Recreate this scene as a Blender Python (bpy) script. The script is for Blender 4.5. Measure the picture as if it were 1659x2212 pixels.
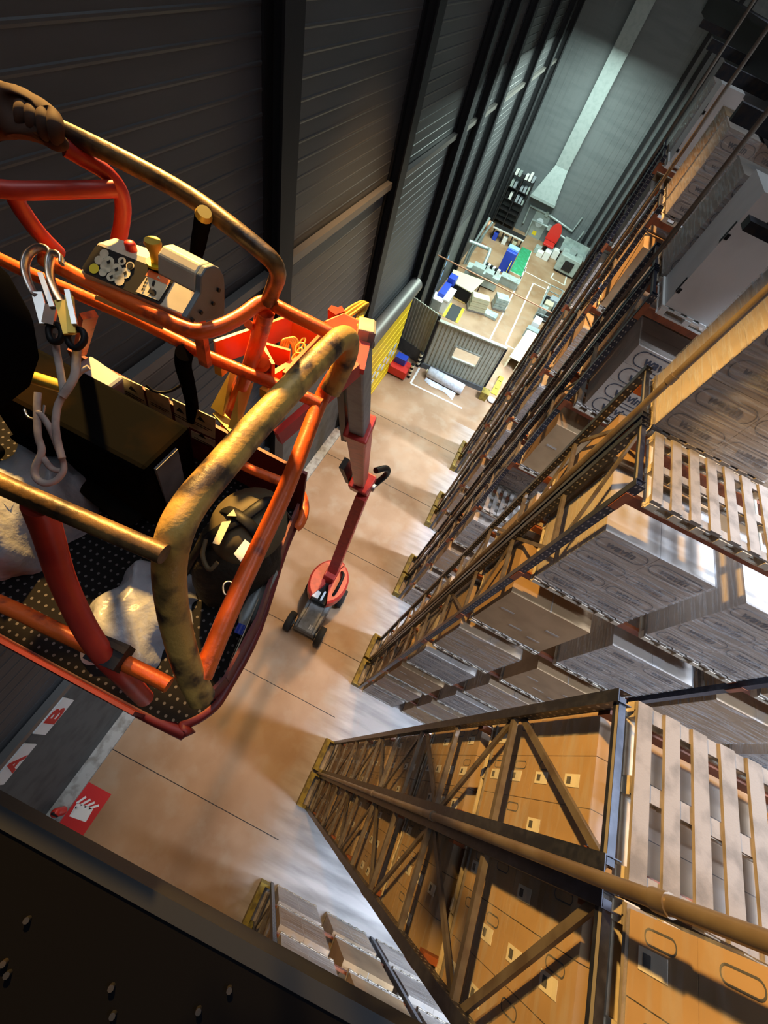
import bpy, math, random
from mathutils import Vector, Matrix
import numpy as np
random.seed(7)
for o in list(bpy.data.objects): bpy.data.objects.remove(o)
S = bpy.context.scene
COL = S.collection
V = Vector

# ---------------------------------------------------------------- camera
PW, PH, FPX = 1659.0, 2212.0, 880.0
PC = np.array([PW/2, PH/2])
_d = np.r_[np.array([578., 1628.])-PC, FPX]; _d /= np.linalg.norm(_d)      # straight down
_y = np.r_[np.array([1466., -68.])-PC, FPX]; _y /= np.linalg.norm(_y); _y -= _d*(_y@_d); _y /= np.linalg.norm(_y)
_x = np.cross(_y, -_d)
RM = np.stack([_x, _y, -_d])
CH = 17.0                                                                   # camera height above the floor
CP = np.array([0., 0., CH])
cam = bpy.data.cameras.new('camera'); camo = bpy.data.objects.new('camera', cam); COL.objects.link(camo)
cam.sensor_fit = 'AUTO'; cam.sensor_width = 36.0; cam.lens = FPX/PH*36.0; cam.clip_start = 0.02; cam.clip_end = 200
m = Matrix.Identity(4)
for r in range(3):
    m[r][0] = RM[r, 0]; m[r][1] = -RM[r, 1]; m[r][2] = -RM[r, 2]; m[r][3] = CP[r]
camo.matrix_world = m
S.camera = camo
def ray(u, v): return RM @ np.r_[u-PC[0], v-PC[1], FPX]
def az(u, v, z):
    r = ray(u, v); return V(CP + r*((z-CH)/r[2]))
def ax(u, v, x):
    r = ray(u, v); return V(CP + r*(x/r[0]))
def ay(u, v, y):
    r = ray(u, v); return V(CP + r*(y/r[1]))
def ad(u, v, D): return V(CP + ray(u, v)*(D/FPX))
def proj(p):
    q = RM.T @ (np.array(p)-CP)
    if q[2] < .05: return None
    return PC[0]+FPX*q[0]/q[2], PC[1]+FPX*q[1]/q[2]

# ---------------------------------------------------------------- light
S.view_settings.view_transform = 'Standard'; S.view_settings.look = 'None'
S.view_settings.gamma = 1.0; S.view_settings.use_curve_mapping = False
S.view_settings.exposure = 0.0
w = bpy.data.worlds.new('world'); S.world = w; w.use_nodes = True
bg = w.node_tree.nodes['Background']; bg.inputs[0].default_value = (.55, .62, .75, 1); bg.inputs[1].default_value = .02
def area(name, loc, size, size_y, power, color, target=None, spread=180):
    l = bpy.data.lights.new(name, 'AREA'); l.shape = 'RECTANGLE'; l.size = size; l.size_y = size_y
    l.energy = power; l.color = color; l.spread = math.radians(spread)
    o = bpy.data.objects.new(name, l); COL.objects.link(o); o.location = loc
    if target is not None: o.rotation_euler = (V(target)-V(loc)).to_track_quat('-Z', 'Y').to_euler()
    return o
def spot(name, loc, target, power, color, angle=110, blend=.6, radius=.25):
    l = bpy.data.lights.new(name, 'SPOT'); l.energy = power; l.color = color; l.spot_size = math.radians(angle)
    l.spot_blend = blend; l.shadow_soft_size = radius
    o = bpy.data.objects.new(name, l); COL.objects.link(o); o.location = loc
    o.rotation_euler = (V(target)-V(loc)).to_track_quat('-Z', 'Y').to_euler()
    return o
COOL = (.68, .81, 1.0); WARM = (1.0, .56, .14); GREEN = (.80, 1.0, .90)
for j in range(-1, 5):
    area('aisle_light', (11.5, 2.25+4.15*j, 26), 9, .5, 1000 if j < 0 else 1900 if j == 0 else 2500 if j == 1 else 4200, COOL, None, 84)
area('ambient_fill_light', (-1.5, 12, 28.5), 3, 34, 1100, (.80, .90, 1.0))  # added fill under the ceiling to lift the wall, not a hall lamp
spot('sodium_floodlight', (-3.1, 3.6, 18.9), (1.4, 1.0, 12.9), 4300, WARM, 82, .45, .12)
spot('sodium_floodlight', (-1.3, 13.5, 20.5), (-.4, 10.0, 0), 10500, (1.0, .56, .20), 66, .7, .25)
area('workshop_light', (-1.0, 37, 13), 5, 16, 4200, GREEN)
area('workshop_light', (-1.0, 25, 13), 4, 6, 1200, GREEN)

# ---------------------------------------------------------------- materials
def nt(name):
    mt = bpy.data.materials.new(name); mt.use_nodes = True
    n = mt.node_tree.nodes; return mt, n, mt.node_tree.links, n['Principled BSDF']
def mat(name, col, rough=.5, metal=0., col2=None, scale=6., amt=(.45, .65), bump=0., bscale=40., emit=0., coords='Object', stretch=(1, 1, 1), detail=5, alpha=None):
    mt, n, l, b = nt(name)
    b.inputs['Base Color'].default_value = (*col, 1); b.inputs['Roughness'].default_value = rough; b.inputs['Metallic'].default_value = metal
    tc = n.new('ShaderNodeTexCoord'); mp = n.new('ShaderNodeMapping'); mp.inputs['Scale'].default_value = stretch
    l.new(tc.outputs[coords], mp.inputs[0])
    if col2 is not None:
        ns = n.new('ShaderNodeTexNoise'); ns.inputs['Scale'].default_value = scale; ns.inputs['Detail'].default_value = detail
        l.new(mp.outputs[0], ns.inputs['Vector'])
        r = n.new('ShaderNodeMapRange'); r.inputs[1].default_value = amt[0]; r.inputs[2].default_value = amt[1]
        l.new(ns.outputs[0], r.inputs[0])
        mx = n.new('ShaderNodeMix'); mx.data_type = 'RGBA'
        mx.inputs[6].default_value = (*col, 1); mx.inputs[7].default_value = (*col2, 1)
        l.new(r.outputs[0], mx.inputs[0]); l.new(mx.outputs[2], b.inputs['Base Color'])
    if bump:
        nb = n.new('ShaderNodeTexNoise'); nb.inputs['Scale'].default_value = bscale; nb.inputs['Detail'].default_value = 4
        l.new(mp.outputs[0], nb.inputs['Vector'])
        bp = n.new('ShaderNodeBump'); bp.inputs['Strength'].default_value = bump; bp.inputs['Distance'].default_value = .02
        l.new(nb.outputs[0], bp.inputs['Height']); l.new(bp.outputs[0], b.inputs['Normal'])
    if emit:
        b.inputs['Emission Color'].default_value = (*col, 1); b.inputs['Emission Strength'].default_value = emit
    return mt
M = {}
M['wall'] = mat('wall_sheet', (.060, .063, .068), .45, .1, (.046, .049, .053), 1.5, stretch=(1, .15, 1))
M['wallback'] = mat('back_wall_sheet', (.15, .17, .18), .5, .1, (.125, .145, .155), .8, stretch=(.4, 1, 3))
M['plinth'] = mat('concrete_plinth', (.10, .105, .105), .8, 0, (.07, .075, .075), 2)
M['column'] = mat('column_paint', (.022, .023, .026), .5, .2)
M['girt'] = mat('girt_steel', (.16, .15, .14), .45, .4)
M['kerb'] = mat('kerb_concrete', (.42, .40, .37), .8, 0, (.25, .23, .2), 4)
M['line'] = mat('line_paint', (.78, .78, .72), .6, 0, (.5, .42, .35), 3, (.55, .75))
M['black'] = mat('black_plastic', (.012, .012, .013), .45)
M['dark'] = mat('dark_steel', (.03, .03, .034), .45, .5, (.05, .04, .035), 9)
def upright():
    mt = mat('upright_paint', (.018, .022, .04), .35, .3, (.04, .045, .07), 12); n = mt.node_tree.nodes; l = mt.node_tree.links; b = n['Principled BSDF']
    base = b.inputs['Base Color'].links[0].from_socket
    tc = n.new('ShaderNodeTexCoord'); sp = n.new('ShaderNodeSeparateXYZ'); l.new(tc.outputs['Object'], sp.inputs[0])
    def M_(op, a, c=None, d=None):
        x = n.new('ShaderNodeMath'); x.operation = op
        for i, s_ in enumerate((a, c, d)):
            if s_ is None: continue
            if isinstance(s_, (int, float)): x.inputs[i].default_value = s_
            else: l.new(s_, x.inputs[i])
        return x.outputs[0]
    fz = M_('LESS_THAN', M_('FRACT', M_('MULTIPLY', sp.outputs[2], 10)), .26)
    fx = M_('LESS_THAN', M_('ABSOLUTE', M_('SUBTRACT', M_('ABSOLUTE', sp.outputs[0]), .022)), .009)
    mx = n.new('ShaderNodeMix'); mx.data_type = 'RGBA'; l.new(M_('MULTIPLY', fz, fx), mx.inputs[0]); l.new(base, mx.inputs[6]); mx.inputs[7].default_value = (.35, .33, .3, 1)  # pale slots paint the light seen through the post holes
    l.new(mx.outputs[2], b.inputs['Base Color']); return mt
M['upright'] = upright()
M['brace'] = mat('brace_steel', (.20, .17, .14), .45, .4, (.13, .1, .08), 5)
M['beam'] = mat('beam_orange', (.32, .09, .03), .5, .1, (.20, .06, .025), 7)
M['guard'] = mat('guard_yellow', (.30, .22, .03), .6, 0, (.14, .10, .02), 5)
M['wood'] = mat('pallet_wood', (.27, .235, .205), .8, 0, (.17, .148, .13), 3, stretch=(2, 2, 12), bump=.15)
M['woodw'] = mat('white_pallet', (.75, .75, .72), .6)
M['woodend'] = mat('pallet_wood_ends', (.62, .55, .44), .8, 0, (.45, .38, .3), 8)
M['kraft'] = mat('kraft_carton', (.45, .29, .15), .7, 0, (.38, .24, .12), 2.2)
M['carton'] = mat('grey_carton', (.46, .39, .33), .65, 0, (.39, .33, .28), 2.2)
M['whitecarton'] = mat('white_carton', (.68, .67, .65), .6, 0, (.60, .59, .57), 1.5)
M['ink'] = mat('printing_ink', (.035, .04, .06), .7)
M['inkfade'] = mat('faded_ink', (.13, .12, .125), .7)
M['sheeting'] = mat('shaded_white_sheeting', (.38, .39, .42), .3, 0, (.28, .29, .33), 6, bump=.5, bscale=14)  # white sheeting greyed to paint in the shading inside the basket
M['label'] = mat('paper_label', (.80, .77, .70), .6)
M['pipe'] = mat('riser_pipe', (.26, .21, .16), .38, .5, (.18, .13, .09), 3)
M['orange'] = mat('machine_orange', (.80, .12, .012), .38, 0, (.62, .075, .012), 5)
M['redm'] = mat('machine_red', (.58, .055, .04), .4, 0, (.45, .04, .035), 6)
M['reddark'] = mat('shaded_toe_board_red', (.17, .013, .010), .5, 0, (.10, .010, .008), 5)  # red darkened to paint in the shade along the basket bottom
M['greym'] = mat('machine_grey', (.20, .22, .23), .5, 0, (.14, .15, .16), 6)
M['tyre'] = mat('tyre_rubber', (.02, .02, .02), .85)
M['worn'] = mat('worn_rail', (.60, .36, .09), .45, .1, (.06, .038, .025), 13, (.46, .64), bump=.12, bscale=70)
M['wornd'] = mat('dark_worn_rail', (.22, .12, .04), .42, .25, (.035, .022, .018), 16, (.40, .62), bump=.08, bscale=70)
M['tubeor'] = mat('orange_tube', (.78, .13, .02), .36, .05, (.30, .05, .02), 14, (.58, .68), bump=.1, bscale=50)
M['tuberd'] = mat('red_tube', (.55, .05, .03), .4, .05, (.38, .03, .025), 9)
M['console'] = mat('console_cover', (.62, .56, .43), .5, 0, (.50, .44, .33), 7)
M['decal'] = mat('decal_black', (.02, .018, .016), .4)
M['decalw'] = mat('decal_pale', (.66, .58, .40), .5, 0, (.45, .38, .26), 18)
M['decalo'] = mat('decal_orange', (.85, .16, .02), .5)
M['yellow'] = mat('safety_yellow', (.80, .62, .02), .5)
M['brass'] = mat('yellow_bracket', (.72, .50, .08), .4, .3, (.55, .36, .05), 6)
M['steel'] = mat('bright_steel', (.62, .60, .57), .3, .9)
M['rope'] = mat('rope_web', (.50, .43, .38), .8, 0, (.34, .28, .25), 25, stretch=(1, 1, 1))
M['wrapwhite'] = mat('white_sheeting', (.66, .69, .74), .28, 0, (.5, .53, .58), 6, bump=.5, bscale=14)
M['cloth'] = mat('dark_cloth', (.004, .004, .005), .95)
M['glove'] = mat('glove_leather', (.06, .035, .026), .8)
M['skin'] = mat('skin', (.42, .25, .18), .55)
M['bagblk'] = mat('bag_nylon', (.022, .018, .013), .7, 0, (.035, .028, .018), 12, bump=.3, bscale=50)
M['bagkhaki'] = mat('bag_lid', (.10, .075, .035), .7)
M['boxdark'] = mat('dark_case', (.005, .005, .005), .6, 0, (.013, .008, .004), 3)  # dark case; tone lowered further to stand for shade cast on it
M['greybox'] = mat('grey_enclosure', (.32, .36, .40), .5)
M['ybright'] = mat('door_yellow', (.90, .62, .01), .45)
M['paleglass'] = mat('pale_window', (.75, .85, .92), .2)
M['green'] = mat('green_floor_paint', (.03, .30, .12), .5, 0, (.04, .42, .22), 3)
M['blue'] = mat('blue_plastic', (.02, .06, .50), .4)
M['lblue'] = mat('pale_blue_board', (.25, .50, .85), .4)
M['beige'] = mat('beige_panel', (.55, .52, .36), .5)
M['partition'] = mat('partition_sheet', (.34, .35, .28), .5, .1, (.29, .30, .235), 2)
M['matblk'] = mat('rubber_mat', (.035, .04, .045), .8)
M['ochre'] = mat('ochre_board', (.45, .27, .08), .7)
M['machine'] = mat('pale_machine', (.42, .50, .48), .45, .2, (.30, .36, .35), 3)
M['galv'] = mat('galvanised', (.36, .42, .42), .45, .3, (.31, .37, .37), 4)
M['cream'] = mat('cream_slats', (.80, .76, .52), .6)
M['red'] = mat('bright_red', (.65, .03, .02), .4)
M['signw'] = mat('sign_white', (.80, .80, .78), .5)
M['signr'] = mat('sign_red', (.55, .02, .02), .5)
M['copper'] = mat('rusty_pipe', (.42, .20, .11), .5, .3)
for k_ in ('boxdark', 'cloth', 'black', 'bagblk', 'glove', 'dark', 'column', 'decal'): M[k_].node_tree.nodes['Principled BSDF'].inputs['Specular IOR Level'].default_value = .15
for k_ in ('boxdark', 'cloth'): M[k_].node_tree.nodes['Principled BSDF'].inputs['Specular IOR Level'].default_value = 0; M[k_].node_tree.nodes['Principled BSDF'].inputs['Roughness'].default_value = .95
M['film'] = None
def film(name, st, det, bump, hi):
    mt, n, l, b = nt(name)
    out = n['Material Output']
    tc = n.new('ShaderNodeTexCoord'); mp = n.new('ShaderNodeMapping'); mp.inputs['Scale'].default_value = (.8, .8, st); mp.inputs['Rotation'].default_value = (.06, .09, 0)
    l.new(tc.outputs['Object'], mp.inputs[0])
    ns = n.new('ShaderNodeTexNoise'); ns.inputs['Scale'].default_value = 2.6; ns.inputs['Detail'].default_value = det; l.new(mp.outputs[0], ns.inputs['Vector'])
    bp = n.new('ShaderNodeBump'); bp.inputs['Strength'].default_value = bump; bp.inputs['Distance'].default_value = .04; l.new(ns.outputs[0], bp.inputs['Height'])
    b.inputs['Base Color'].default_value = (.72, .74, .78, 1); b.inputs['Roughness'].default_value = .16
    l.new(bp.outputs[0], b.inputs['Normal'])
    tr = n.new('ShaderNodeBsdfTransparent'); mx = n.new('ShaderNodeMixShader')
    r = n.new('ShaderNodeMapRange'); r.inputs[1].default_value = .46; r.inputs[2].default_value = .74; r.inputs[3].default_value = .08; r.inputs[4].default_value = hi  # whiter, denser streaks paint the film's glossy highlights
    l.new(ns.outputs[0], r.inputs[0]); l.new(r.outputs[0], mx.inputs[0]); l.new(tr.outputs[0], mx.inputs[1]); l.new(b.outputs[0], mx.inputs[2])
    l.new(mx.outputs[0], out.inputs[0]); return mt
M['film'] = film('stretch_film', 11, 5, .42, .62); M['film_clear'] = film('clear_film', 4, 2, .12, .35)
def floor_mat():
    mt, n, l, b = nt('floor_paint')
    tc = n.new('ShaderNodeTexCoord')
    def noise(sc, det, st=(1, 1, 1)):
        mp = n.new('ShaderNodeMapping'); mp.inputs['Scale'].default_value = st; l.new(tc.outputs['Object'], mp.inputs[0])
        x = n.new('ShaderNodeTexNoise'); x.inputs['Scale'].default_value = sc; x.inputs['Detail'].default_value = det; l.new(mp.outputs[0], x.inputs['Vector']); return x
    def mix(f, a, bb):
        x = n.new('ShaderNodeMix'); x.data_type = 'RGBA'
        for k, s in ((6, a), (7, bb)):
            if isinstance(s, tuple): x.inputs[k].default_value = (*s, 1)
            else: l.new(s, x.inputs[k])
        l.new(f, x.inputs[0]); return x.outputs[2]
    def rng(s, a, c):
        x = n.new('ShaderNodeMapRange'); x.inputs[1].default_value = a; x.inputs[2].default_value = c; l.new(s, x.inputs[0]); return x.outputs[0]
    c = mix(rng(noise(.45, 6).outputs[0], .38, .62), (.29, .165, .085), (.39, .245, .145))
    c = mix(rng(noise(1.3, 8).outputs[0], .50, .85), c, (.39, .29, .20))
    # rack aisles coloured paler and greyer to paint in their cool light
    sx = n.new('ShaderNodeSeparateXYZ'); l.new(tc.outputs['Object'], sx.inputs[0])
    ad_ = n.new('ShaderNodeMath'); ad_.operation = 'MULTIPLY_ADD'; l.new(noise(.8, 4).outputs[0], ad_.inputs[0]); ad_.inputs[1].default_value = 1.6; l.new(sx.outputs[0], ad_.inputs[2])
    cc = mix(rng(noise(2.0, 6, (.25, 1.6, 1)).outputs[0], .40, .68), (.46, .42, .40), (.25, .23, .22))
    c2 = mix(rng(ad_.outputs[0], 1.5, 3.0), c, cc)
    yy = n.new('ShaderNodeMath'); yy.operation = 'LESS_THAN'; l.new(sx.outputs[1], yy.inputs[0]); yy.inputs[1].default_value = 19.5
    c = mix(yy.outputs[0], c, c2)
    l.new(c, b.inputs['Base Color']); 
    r = n.new('ShaderNodeMapRange'); r.inputs[3].default_value = .35; r.inputs[4].default_value = .62; l.new(noise(1.2, 4).outputs[0], r.inputs[0]); l.new(r.outputs[0], b.inputs['Roughness'])
    return mt
M['floor'] = floor_mat()

# ---------------------------------------------------------------- mesh helpers
class MB:
    def __init__(s): s.v = []; s.f = []; s.mi = []; s.sm = []
    def add(s, vs, fs, mi=0, smooth=False):
        o = len(s.v); s.v += [V(p) for p in vs]
        for f in fs: s.f.append([i+o for i in f]); s.mi.append(mi); s.sm.append(smooth)
        return s
    def hexa(s, p, mi=0):   # p: 4 bottom (ccw from above) + 4 top
        return s.add(p, [(3, 2, 1, 0), (4, 5, 6, 7), (0, 1, 5, 4), (1, 2, 6, 5), (2, 3, 7, 6), (3, 0, 4, 7)], mi)
    def box(s, x0, x1, y0, y1, z0, z1, mi=0):
        return s.hexa([(x0, y0, z0), (x1, y0, z0), (x1, y1, z0), (x0, y1, z0), (x0, y0, z1), (x1, y0, z1), (x1, y1, z1), (x0, y1, z1)], mi)
    def cbox(s, c, d, mi=0, rot=None):
        hx, hy, hz = d[0]/2, d[1]/2, d[2]/2
        ps = [(-hx, -hy, -hz), (hx, -hy, -hz), (hx, hy, -hz), (-hx, hy, -hz), (-hx, -hy, hz), (hx, -hy, hz), (hx, hy, hz), (-hx, hy, hz)]
        return s.hexa([(rot @ V(p) if rot is not None else V(p))+V(c) for p in ps], mi)
    def bar(s, a, b, w, h, up=(0, 0, 1), mi=0):
        a = V(a); b = V(b); t = (b-a).normalized(); u = V(up)
        sd = t.cross(u)
        if sd.length < 1e-4: sd = t.cross(V((0, 1, 0)))
        sd.normalize(); u = sd.cross(t).normalized(); sd *= w/2; u *= h/2
        return s.hexa([a-sd-u, a+sd-u, b+sd-u, b-sd-u, a-sd+u, a+sd+u, b+sd+u, b-sd+u], mi)
    def taper(s, a, b, w0, h0, w1, h1, up=(0, 0, 1), mi=0):
        a = V(a); b = V(b); t = (b-a).normalized(); sd = t.cross(V(up)).normalized(); u = sd.cross(t).normalized()
        return s.hexa([a-sd*w0/2-u*h0/2, a+sd*w0/2-u*h0/2, b+sd*w1/2-u*h1/2, b-sd*w1/2-u*h1/2, a-sd*w0/2+u*h0/2, a+sd*w0/2+u*h0/2, b+sd*w1/2+u*h1/2, b-sd*w1/2+u*h1/2], mi)
    def tube(s, pts, r, n=12, mi=0, sub=6, closed=False, flat=None):
        P = [V(p) for p in pts]
        if sub > 1 and len(P) > 2: P = catmull(P, sub, closed)
        rr = r if hasattr(r, '__len__') else [r]*len(P)
        if len(rr) != len(P): rr = [rr[0]+(rr[-1]-rr[0])*i/(len(P)-1) for i in range(len(P))]
        N = len(P); rings = []; prev = None
        for i in range(N):
            if closed: t = P[(i+1) % N]-P[i-1]
            else: t = P[min(i+1, N-1)]-P[max(i-1, 0)]
            t.normalize()
            if prev is None:
                prev = t.cross(V((0, 0, 1)))
                if prev.length < .05: prev = t.cross(V((0, 1, 0)))
            a = (prev-t*prev.dot(t)).normalized(); prev = a; b = t.cross(a)
            fx, fy = (1, 1) if flat is None else flat
            rings.append([P[i]+(a*math.cos(2*math.pi*k/n)*fx+b*math.sin(2*math.pi*k/n)*fy)*rr[i] for k in range(n)])
        vs = [p for rg in rings for p in rg]; fs = []
        for i in range(N if closed else N-1):
            for k in range(n):
                a0 = i*n+k; a1 = i*n+(k+1) % n; b0 = ((i+1) % N)*n+k; b1 = ((i+1) % N)*n+(k+1) % n
                fs.append((a0, a1, b1, b0))
        s.add(vs, fs, mi, True)
        if not closed:
            s.add(rings[0], [tuple(range(n-1, -1, -1))], mi); s.add(rings[-1], [tuple(range(n))], mi)
        return s
    def cyl(s, a, b, r, n=16, mi=0, r2=None):
        return s.tube([a, b], [r, r if r2 is None else r2], n, mi, 1)
    def prism(s, poly, d, mi=0):     # 3-D planar outline swept along d
        n = len(poly); P = [V(p) for p in poly]; d = V(d)
        return s.add(P+[p+d for p in P], [tuple(range(n-1, -1, -1)), tuple(range(n, 2*n))]+[(i, (i+1) % n, n+(i+1) % n, n+i) for i in range(n)], mi)
    def sphere(s, c, r, mi=0, n=12, m_=8, sc=(1, 1, 1)):
        vs = [V(c)+V((0, 0, -r*sc[2]))]; fs = []
        for j in range(1, m_):
            t = -math.pi/2+math.pi*j/m_
            for k in range(n):
                vs.append(V(c)+V((r*math.cos(t)*math.cos(2*math.pi*k/n)*sc[0], r*math.cos(t)*math.sin(2*math.pi*k/n)*sc[1], r*math.sin(t)*sc[2])))
        vs.append(V(c)+V((0, 0, r*sc[2]))); L = len(vs)-1
        for k in range(n):
            fs.append((0, 1+(k+1) % n, 1+k)); fs.append((L, L-n+k, L-n+(k+1) % n))
            for j in range(m_-2):
                a = 1+j*n; fs.append((a+k, a+(k+1) % n, a+n+(k+1) % n, a+n+k))
        return s.add(vs, fs, mi, True)
    def mesh(s, name, mats, off=V((0, 0, 0))):
        me = bpy.data.meshes.new(name); me.from_pydata([tuple(p-off) for p in s.v], [], s.f)
        for x in (mats if isinstance(mats, (list, tuple)) else [mats]): me.materials.append(M[x] if isinstance(x, str) else x)
        me.polygons.foreach_set('material_index', s.mi); me.polygons.foreach_set('use_smooth', s.sm); me.update()
        return me
def catmull(P, sub, closed=False):
    out = []; n = len(P)
    for i in range(n if closed else n-1):
        p1 = P[i]; p2 = P[(i+1) % n]
        p0 = P[i-1] if (i > 0 or closed) else p1*2-p2
        p3 = P[(i+2) % n] if (i+2 < n or closed) else p2*2-p1
        for k in range(sub):
            t = k/sub
            out.append(.5*((2*p1)+(p2-p0)*t+(2*p0-5*p1+4*p2-p3)*t*t+(3*p1-p0-3*p2+p3)*t**3))
    if not closed: out.append(P[-1].copy())
    return out
def link(name, me, parent=None):
    o = bpy.data.objects.new(name, me); COL.objects.link(o)
    if parent is not None: o.parent = parent
    return o
ROOT = {}
def thing(name, label, cat, loc=(0, 0, 0), group=None):
    o = bpy.data.objects.new(name, None); COL.objects.link(o); o.location = loc; o.empty_display_size = .1
    o['label'] = label; o['category'] = cat
    if group: o['group'] = group
    ROOT[o.name] = V(loc); return o
def part(name, mb, mats, parent, bevel=0, label=None, kind=None):
    off = ROOT[parent.name]
    o = link(name, mb.mesh(name, mats, off), parent); ROOT[o.name] = off
    if bevel:
        bv = o.modifiers.new('bevel', 'BEVEL'); bv.width = bevel; bv.segments = 2; bv.limit_method = 'ANGLE'
    if label: o['label'] = label
    if kind: o['kind'] = kind
    return o
def solo(name, mb, mats, label, cat, loc=None, group=None, bevel=0):
    off = V(loc) if loc is not None else sum(mb.v, V((0, 0, 0)))/len(mb.v)
    o = link(name, mb.mesh(name, mats, off)); o.location = off; o['label'] = label; o['category'] = cat
    if group: o['group'] = group
    ROOT[o.name] = off
    if bevel:
        bv = o.modifiers.new('bevel', 'BEVEL'); bv.width = bevel; bv.segments = 2; bv.limit_method = 'ANGLE'
    return o
def struct(name, mb, mats, parent=None):
    o = link(name, mb.mesh(name, mats, ROOT[parent.name] if parent else V((0, 0, 0))), parent); ROOT[o.name] = V((0, 0, 0)) if not parent else ROOT[parent.name]
    if parent is None: o['kind'] = 'structure'
    return o
def text_mesh(txt, size, extrude=.002, bold=0.0):
    cu = bpy.data.curves.new('lettering', 'FONT'); cu.body = txt; cu.size = size; cu.extrude = extrude; cu.offset = bold; cu.align_x = 'CENTER'; cu.align_y = 'CENTER'; cu.resolution_u = 3
    o = bpy.data.objects.new('lettering', cu); COL.objects.link(o)
    bpy.context.view_layer.update()
    me = bpy.data.meshes.new_from_object(o.evaluated_get(bpy.context.evaluated_depsgraph_get()))
    bpy.data.objects.remove(o); bpy.data.curves.remove(cu)
    return me
def mesh_into(mb, me, mtx, mi=0):
    mb.add([mtx @ v.co for v in me.vertices], [tuple(p.vertices) for p in me.polygons], mi); return mb
def frame(o, xd, yd):       # matrix with local x,y axes
    xd = V(xd).normalized(); yd = V(yd); yd = (yd-xd*yd.dot(xd)).normalized(); zd = xd.cross(yd)
    mm = Matrix.Identity(4)
    for r in range(3): mm[r][0] = xd[r]; mm[r][1] = yd[r]; mm[r][2] = zd[r]; mm[r][3] = V(o)[r]
    return mm
ORD = ['first', 'second', 'third', 'fourth', 'fifth', 'sixth', 'seventh', 'eighth', 'ninth']

# ================================================================ SETTING
WX = -4.95; BY = 49.0; CEIL = 29.0
struct('floor', MB().box(WX-.3, 30, -16, BY+.3, -.3, 0), 'floor')
b = MB()      # ribbed sheet wall, ribs run along y
z = 4.9; prof = []
while z < CEIL:
    prof += [(0, z), (0, z+.235), (.010, z+.262), (.010, z+.285)]
    z += .30
ps = [(WX+dx, zz) for dx, zz in prof]
b.add([(x, -16, zz) for x, zz in ps]+[(x, BY, zz) for x, zz in ps], [(i, len(ps)+i, len(ps)+i+1, i+1) for i in range(len(ps)-1)])
b.box(WX-.3, WX-.05, -16, BY, 4.9, CEIL)
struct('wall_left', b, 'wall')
struct('baseboard_left', MB().box(WX-.3, WX-.02, -16, BY, 0, 4.9).box(WX-.02, WX+.03, -16, 15.3, 4.88, 4.91), 'plinth')
struct('trim_1', MB().box(WX-.02, WX+.42, -16, 15.6, 0, .10), 'kerb')
b = MB().box(WX-.3, 30.3, BY, BY+.3, 0, CEIL)
for i in range(70):
    x = WX+i*.5; b.box(x, x+.16, BY-.03, BY, 0, CEIL)
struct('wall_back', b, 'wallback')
struct('wall_right', MB().box(30, 30.3, -16, BY, 0, CEIL), 'wall')
struct('wall_front', MB().box(WX-.3, 30.3, -16.3, -16, 0, CEIL), 'wall')
struct('ceiling', MB().box(WX-.3, 30.3, -16.3, BY+.3, CEIL, CEIL+.3), 'wall')
nT = 2
for y0 in (.95, 7.95, 14.75, 21.5, 24.3, 28.0, 34.6, 41.2, 45.5):   # steel columns against the left wall
    b = MB().box(WX, WX+.05, y0-.28, y0+.28, 0, CEIL).box(WX+.34, WX+.39, y0-.28, y0+.28, 0, CEIL).box(WX+.05, WX+.34, y0-.03, y0+.03, 0, CEIL)
    if y0 > 1: struct('trim_%d' % nT, b, 'column'); nT += 1
ycol = [-6, .95, 7.95, 14.75, 21.5, 28.0, 34.6, 41.2, 48]
for zz in (5.45, 11.5):                                  # horizontal girts between columns
    for a, c in zip(ycol[:-1], ycol[1:]):
        if zz < 6 and a > 7: continue
        struct('trim_%d' % nT, MB().box(WX+.03, WX+.20, a+.28, c-.28, zz-.08, zz+.10), 'girt'); nT += 1
for i, (u, v) in enumerate([(1290, 470), (1303, 478), (1316, 486)]):       # dark conduits up the back wall
    x = ay(u, v, BY).x; struct('trim_%d' % nT, MB().box(x-.14, x+.14, BY-.25, BY-.03, 1.5, CEIL), 'column'); nT += 1
x0 = ay(1180, 430, BY-.3).x                              # duct with flared hood
z0 = ay(1156, 420, BY-1.0).z
b = MB().hexa([(x0-1.4, BY-1.3, z0), (x0+1.0, BY-1.3, z0), (x0+1.0, BY-.05, z0), (x0-1.4, BY-.05, z0), (x0-.6, BY-.8, z0+2.4), (x0+.6, BY-.8, z0+2.4), (x0+.6, BY-.05, z0+2.4), (x0-.6, BY-.05, z0+2.4)])
b.box(x0-.6, x0+.6, BY-.8, BY-.05, z0+2.4, CEIL-.01).box(x0-1.45, x0+1.05, BY-1.35, BY-.05, z0-.2, z0)
b2 = thing('extraction_duct', 'grey duct with a flared hood on the back wall', 'duct', (x0, BY-.5, z0)); part('duct_body', b, 'galv', b2)

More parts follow.
